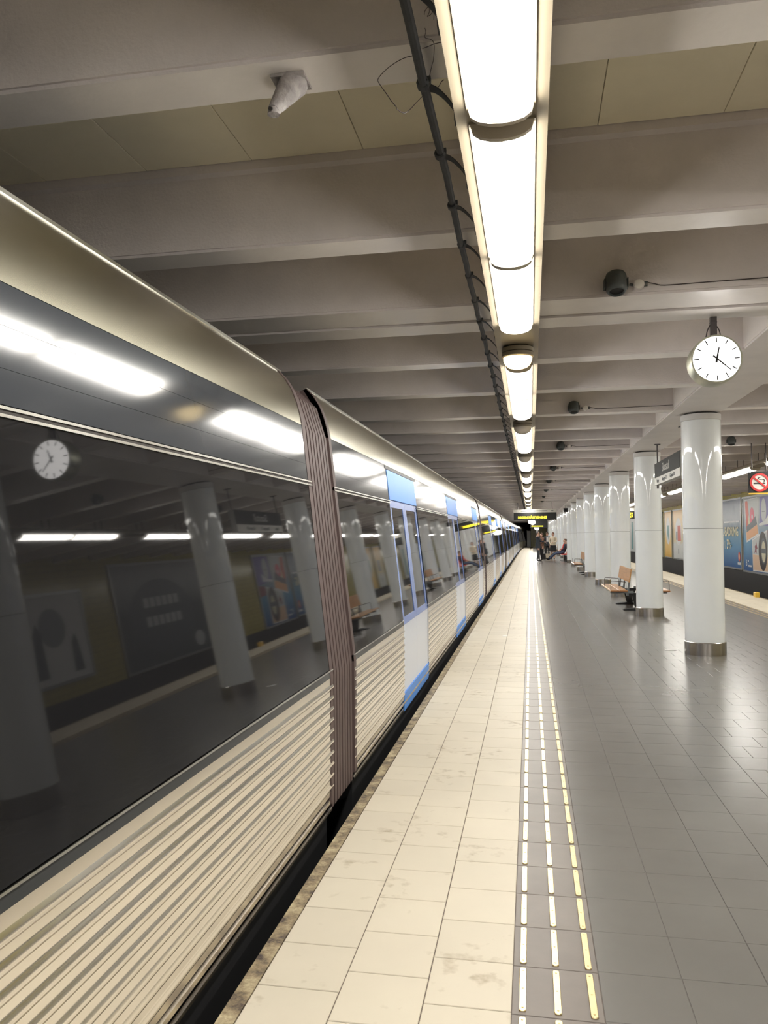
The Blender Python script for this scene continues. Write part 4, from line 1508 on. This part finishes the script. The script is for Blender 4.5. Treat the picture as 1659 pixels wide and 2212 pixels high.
def person(label, loc, rotz, J, mats, pick, hair, hair_len=0.0, extras=None, group='people waiting far down the platform'):
    """J: joint dict in the person's own frame, facing +y"""
    V, E, idx = [], [], {}

    def v(k, p, r):
        idx[k] = len(V)
        V.append((tuple(p), r))

    def e(a, b):
        E.append((idx[a], idx[b]))
    v('pelvis', J['pelvis'], (0.155, 0.115))
    v('waist', J['waist'], (0.145, 0.105))
    v('chest', J['chest'], (0.175, 0.12))
    v('neck', J['neck'], 0.055)
    v('head0', J['head'] + Vector((0, 0.012, -0.05)), (0.066, 0.076))
    v('head1', J['head'] + Vector((0, 0.0, 0.03)), (0.076, 0.092))
    v('head2', J['head'] + Vector((0, -0.008, 0.085)), (0.058, 0.07))
    v('nose', J['head'] + Vector((0, 0.112, -0.01)), 0.013)
    for a, b in (('pelvis', 'waist'), ('waist', 'chest'), ('chest', 'neck'), ('neck', 'head0'), ('head0', 'head1'), ('head1', 'head2'), ('head1', 'nose')):
        e(a, b)
    for s in ('l', 'r'):
        v('hip' + s, J['hip' + s], 0.095)
        v('knee' + s, J['knee' + s], 0.066)
        v('ankle' + s, J['ankle' + s], 0.045)
        v('toe' + s, J['toe' + s], (0.045, 0.035))
        e('pelvis', 'hip' + s)
        e('hip' + s, 'knee' + s)
        e('knee' + s, 'ankle' + s)
        e('ankle' + s, 'toe' + s)
        v('sh' + s, J['sh' + s], 0.068)
        v('el' + s, J['el' + s], 0.048)
        v('wr' + s, J['wr' + s], 0.034)
        e('chest', 'sh' + s)
        e('sh' + s, 'el' + s)
        e('el' + s, 'wr' + s)
        d = (Vector(J['wr' + s]) - Vector(J['el' + s])).normalized()
        side = d.cross(Vector((0, 0, 1)))
        side = side.normalized() if side.length > 0.2 else Vector((0, 1, 0))
        palm = Vector(J['wr' + s]) + d * 0.075
        v('palm' + s, palm, (0.036, 0.02))
        e('wr' + s, 'palm' + s)
        for q, (off, ln) in enumerate(((-0.028, 0.062), (-0.010, 0.075), (0.010, 0.072), (0.028, 0.058))):
            v('f%d%s' % (q, s), palm + d * ln + side * off + Vector((0, 0.012, -0.004)), 0.009)
            e('palm' + s, 'f%d%s' % (q, s))
        v('th' + s, Vector(J['wr' + s]) + d * 0.055 + side * -0.055, 0.010)
        e('wr' + s, 'th' + s)
    me = skin_mesh('person', V, E, mats, pick)
    o = link('person', me, None, loc, rotz)
    tag(o, label, 'person', group)
    H = J['head']
    hm = MB()
    prof = []
    n = 14
    vs, fs = [], []
    rows = 7
    for i in range(rows + 1):
        a = math.pi * 0.62 * i / rows
        for k in range(n):
            b = 2 * math.pi * k / n
            back = 1.0 if math.sin(b) < 0.2 else max(0.45, 1 - (i / rows) * 0.75)
            rr = 0.092 * math.sin(a) * (1.0 if back == 1 else 0.93)
            vs.append((H.x + rr * math.cos(b), H.y - 0.012 + rr * 1.14 * math.sin(b) * (back if math.sin(b) > 0 and i > 3 else 1), H.z + 0.045 + 0.105 * math.cos(a) - (hair_len * max(0, i - 4) / 3 if math.sin(b) < 0.3 else 0)))
    for i in range(rows):
        for k in range(n):
            fs.append((i * n + k, i * n + (k + 1) % n, (i + 1) * n + (k + 1) % n, (i + 1) * n + k))
    hm.add(vs, fs)
    ob('hair', hm, hair, o, smooth=True)
    for s in (-1, 1):
        ob('eye', MB().lathe([(0.0001, 0.008), (0.007, 0.004), (0.009, 0), (0.007, -0.004), (0.0001, -0.008)], 8, c=(H.x + s * 0.030, H.y + 0.088, H.z + 0.018)), M['black'], o)
        ob('ear', MB().lathe([(0.0001, 0.026), (0.014, 0.014), (0.016, 0), (0.011, -0.014), (0.0001, -0.024)], 8, c=(H.x + s * 0.080, H.y, H.z + 0.0)), M['skin'], o)
    ob('mouth', MB().box(H.x - 0.022, H.x + 0.022, H.y + 0.082, H.y + 0.088, H.z - 0.058, H.z - 0.050), C['red'], o)
    for nm, mb, m in (extras or []):
        ob(nm, mb, m, o, smooth=True)
    return o


def stand(arm_f=0.0, arm_r=0.0, step=0.0, h=1.0):
    v = lambda x, y, z: Vector((x * h, y * h, z * h))
    return dict(pelvis=v(0, 0, .94), waist=v(0, 0, 1.09), chest=v(0, 0, 1.31), neck=v(0, 0, 1.50), head=v(0, 0.01, 1.61),
                hipl=v(-.09, 0, .88), kneel=v(-.10, .03 + step * .5, .49), anklel=v(-.10, step, .09), toel=v(-.11, step + .15, .035),
                hipr=v(.09, 0, .88), kneer=v(.10, .02 - step * .3, .49), ankler=v(.10, -step, .09), toer=v(.11, -step + .15, .035),
                shl=v(-.20, -.01, 1.42), ell=v(-.25, .0 + arm_f * .1, 1.14), wrl=v(-.19 + arm_f * .1, .08 + arm_f * .26, .90 + arm_f * .22),
                shr=v(.20, -.01, 1.42), elr=v(.25, .0 + arm_r * .1, 1.14), wrr=v(.19 - arm_r * .1, .08 + arm_r * .26, .90 + arm_r * .22))


def pick_stand(c):
    if c.z > 1.49:
        return 2
    if abs(c.x) > 0.13 and c.z < 0.905 and c.z > 0.7:
        return 2
    if c.z > 0.90:
        return 1
    if c.z < 0.075:
        return 3
    return 0


def pick_arms(c):
    if c.z > 1.49:
        return 2
    if c.y > 0.35 and c.z > 0.8:
        return 2
    return pick_stand(c)


K = {k: mat('cloth_' + k, v, 0.85) for k, v in dict(suit=(0.035, 0.04, 0.05), trousers=(0.05, 0.055, 0.07), shoe=(0.015, 0.013, 0.012), brown=(0.16, 0.08, 0.05),
     cream=(0.62, 0.54, 0.42), jeans=(0.07, 0.10, 0.18), navy=(0.025, 0.03, 0.05), red=(0.55, 0.05, 0.04), white=(0.65, 0.64, 0.62), black=(0.014, 0.014, 0.016), bag=(0.02, 0.018, 0.018)).items()}
HAIR = {k: mat('hair_' + k, v, 0.6) for k, v in dict(grey=(0.22, 0.20, 0.19), brown=(0.09, 0.05, 0.03), auburn=(0.18, 0.08, 0.05), dark=(0.03, 0.025, 0.02)).items()}


def coat(r0, r1, z0, z1, mats=None, ry=0.72):
    mb = MB()
    n = 20
    rows = [(r0, z0), (r0 * 0.97, z0 + 0.12), ((r0 + r1) / 2, (z0 + z1) / 2), (r1, z1)]
    vs, fs = [], []
    for rr, z in rows:
        for k in range(n):
            a = 2 * math.pi * k / n
            vs.append((rr * math.cos(a), rr * ry * math.sin(a), z))
    for i in range(len(rows) - 1):
        for k in range(n):
            fs.append((i * n + k, i * n + (k + 1) % n, (i + 1) * n + (k + 1) % n, (i + 1) * n + k))
    mb.add(vs, fs)
    return mb


person('person in a dark suit standing in profile at the edge of the tactile strip', (0.42, 47.0, 0), R(-75), stand(1.0, 1.0, 0.09, 1.04),
       [K['trousers'], K['suit'], M['skin'], K['shoe']], pick_arms, HAIR['grey'], extras=[('jacket', coat(0.215, 0.20, 0.80, 1.12), K['suit'])])
person('person in a brown top standing close behind the suited person', (0.66, 48.6, 0), R(120), stand(0.9, 0.2, 0.05, 0.97),
       [K['black'], K['brown'], M['skin'], K['shoe']], pick_arms, HAIR['brown'])
person('person in an open dark jacket over a white shirt, further back', (1.12, 55.0, 0), R(185), stand(0.1, 0.6, 0.05, 1.0),
       [K['black'], K['suit'], M['skin'], K['shoe']], pick_arms, HAIR['brown'],
       extras=[('shirt_front', MB().box(-0.07, 0.07, 0.115, 0.135, 0.98, 1.45), K['white']), ('jacket', coat(0.21, 0.20, 0.82, 1.1), K['suit'])])
person('person in a cream jacket and short black skirt standing by the red seats', (1.42, 51.6, 0), R(160), stand(0.9, 0.5, 0.06, 0.99),
       [M['skin'], K['cream'], M['skin'], K['shoe']], pick_arms, HAIR['auburn'], 0.06,
       extras=[('skirt', coat(0.235, 0.185, 0.52, 0.98), K['black']), ('jacket', coat(0.20, 0.19, 0.90, 1.15), K['cream'])])
v = lambda x, y, z: Vector((x, y, z))
sitJ = dict(pelvis=v(0, 0, .53), waist=v(0, -.05, .67), chest=v(0, -.13, .88), neck=v(0, -.15, 1.07), head=v(0, -.12, 1.18),
            hipl=v(-.09, .04, .52), kneel=v(-.11, .50, .47), anklel=v(-.10, .92, .11), toel=v(-.12, 1.03, .17),
            hipr=v(.09, .04, .52), kneer=v(.11, .48, .44), ankler=v(.08, .88, .09), toer=v(.09, 1.02, .13),
            shl=v(-.20, -.13, 1.0), ell=v(-.25, -.04, .74), wrl=v(-.13, .18, .62), shr=v(.20, -.13, 1.0), elr=v(.25, -.04, .74), wrr=v(.13, .18, .62))


def pick_sit(c):
    if c.z > 1.06:
        return 2
    if c.y > 0.84 and c.z < 0.22:
        return 3
    if 0.17 < c.y < 0.36 and c.z > 0.575 and abs(c.x) < 0.2:
        return 2
    if c.z > 0.60 and c.y < 0.2:
        return 1
    return 0


person('seated person in blue jeans and dark top with legs stretched out', (1.92, 47.78, 0.012), R(90), sitJ,
       [K['jeans'], K['navy'], M['skin'], K['shoe']], pick_sit, HAIR['brown'],
       extras=[('scarf', MB().lathe([(0.075, 0.99), (0.085, 1.03), (0.07, 1.07)], 14, c=(0, -0.14, 0)), C['orange'])])
person('seated person in a red jacket leaning on the red seats', (1.92, 49.05, 0.012), R(95), sitJ,
       [K['black'], K['red'], M['skin'], K['shoe']], pick_sit, HAIR['auburn'])
t = thing('shoulder_bag', 'black bag standing on the floor behind the suited person', 'bag', (0.98, 52.2, 0))
ob('body', MB().sweep_y([(-0.26, 0.0), (0.26, 0.0), (0.29, 0.05), (0.24, 0.36), (-0.24, 0.36), (-0.29, 0.05)], -0.09, 0.09), K['bag'], t)
ob('strap', MB().path(smooth_pts([v(-0.2, 0, 0.35), v(-0.12, 0, 0.55), v(0.12, 0, 0.55), v(0.2, 0, 0.35)], 5), 0.012, 6), K['bag'], t, smooth=True)
t = thing('tote_bag', 'cream bag standing on the floor beside the person in a skirt', 'bag', (1.12, 51.9, 0))
ob('body', MB().sweep_y([(-0.16, 0.0), (0.16, 0.0), (0.18, 0.36), (-0.18, 0.36)], -0.07, 0.07), K['cream'], t)
ob('handle', MB().path(smooth_pts([v(-0.1, 0, 0.35), v(-0.06, 0, 0.52), v(0.06, 0, 0.52), v(0.1, 0, 0.35)], 5), 0.010, 6), K['cream'], t, smooth=True)

# ------------------------------------------------------------------ small things on the floor
o = ob('edge_marker', MB().tile(-0.05, 0.05, -0.09, 0.09, 0, 0.12, 0.01), M['signyellow'], loc=(XE2 - 0.09, 20.9, 0.0))
tag(o, 'small yellow marker block on the far platform edge', 'marker')
o = ob('paper_scrap', MB().poly([(-0.08, -0.03, 0), (0.03, -0.05, 0), (0.09, -0.01, 0.004), (0.05, 0.04, 0), (-0.06, 0.03, 0.003)], (0, 0, 1), 0.002), M['paper'], loc=(1.86, 11.35, 0.001))
tag(o, 'white paper scrap on the floor left of the nearest column base', 'paper')
o = ob('paper_scrap', MB().poly([(-0.04, -0.02, 0), (0.03, -0.03, 0), (0.04, 0.02, 0.003), (-0.03, 0.02, 0)], (0, 0, 1), 0.002), M['paper'], loc=(-0.42, 12.6, 0.001))
tag(o, 'tiny white paper scrap on the cream edge tiles', 'paper')
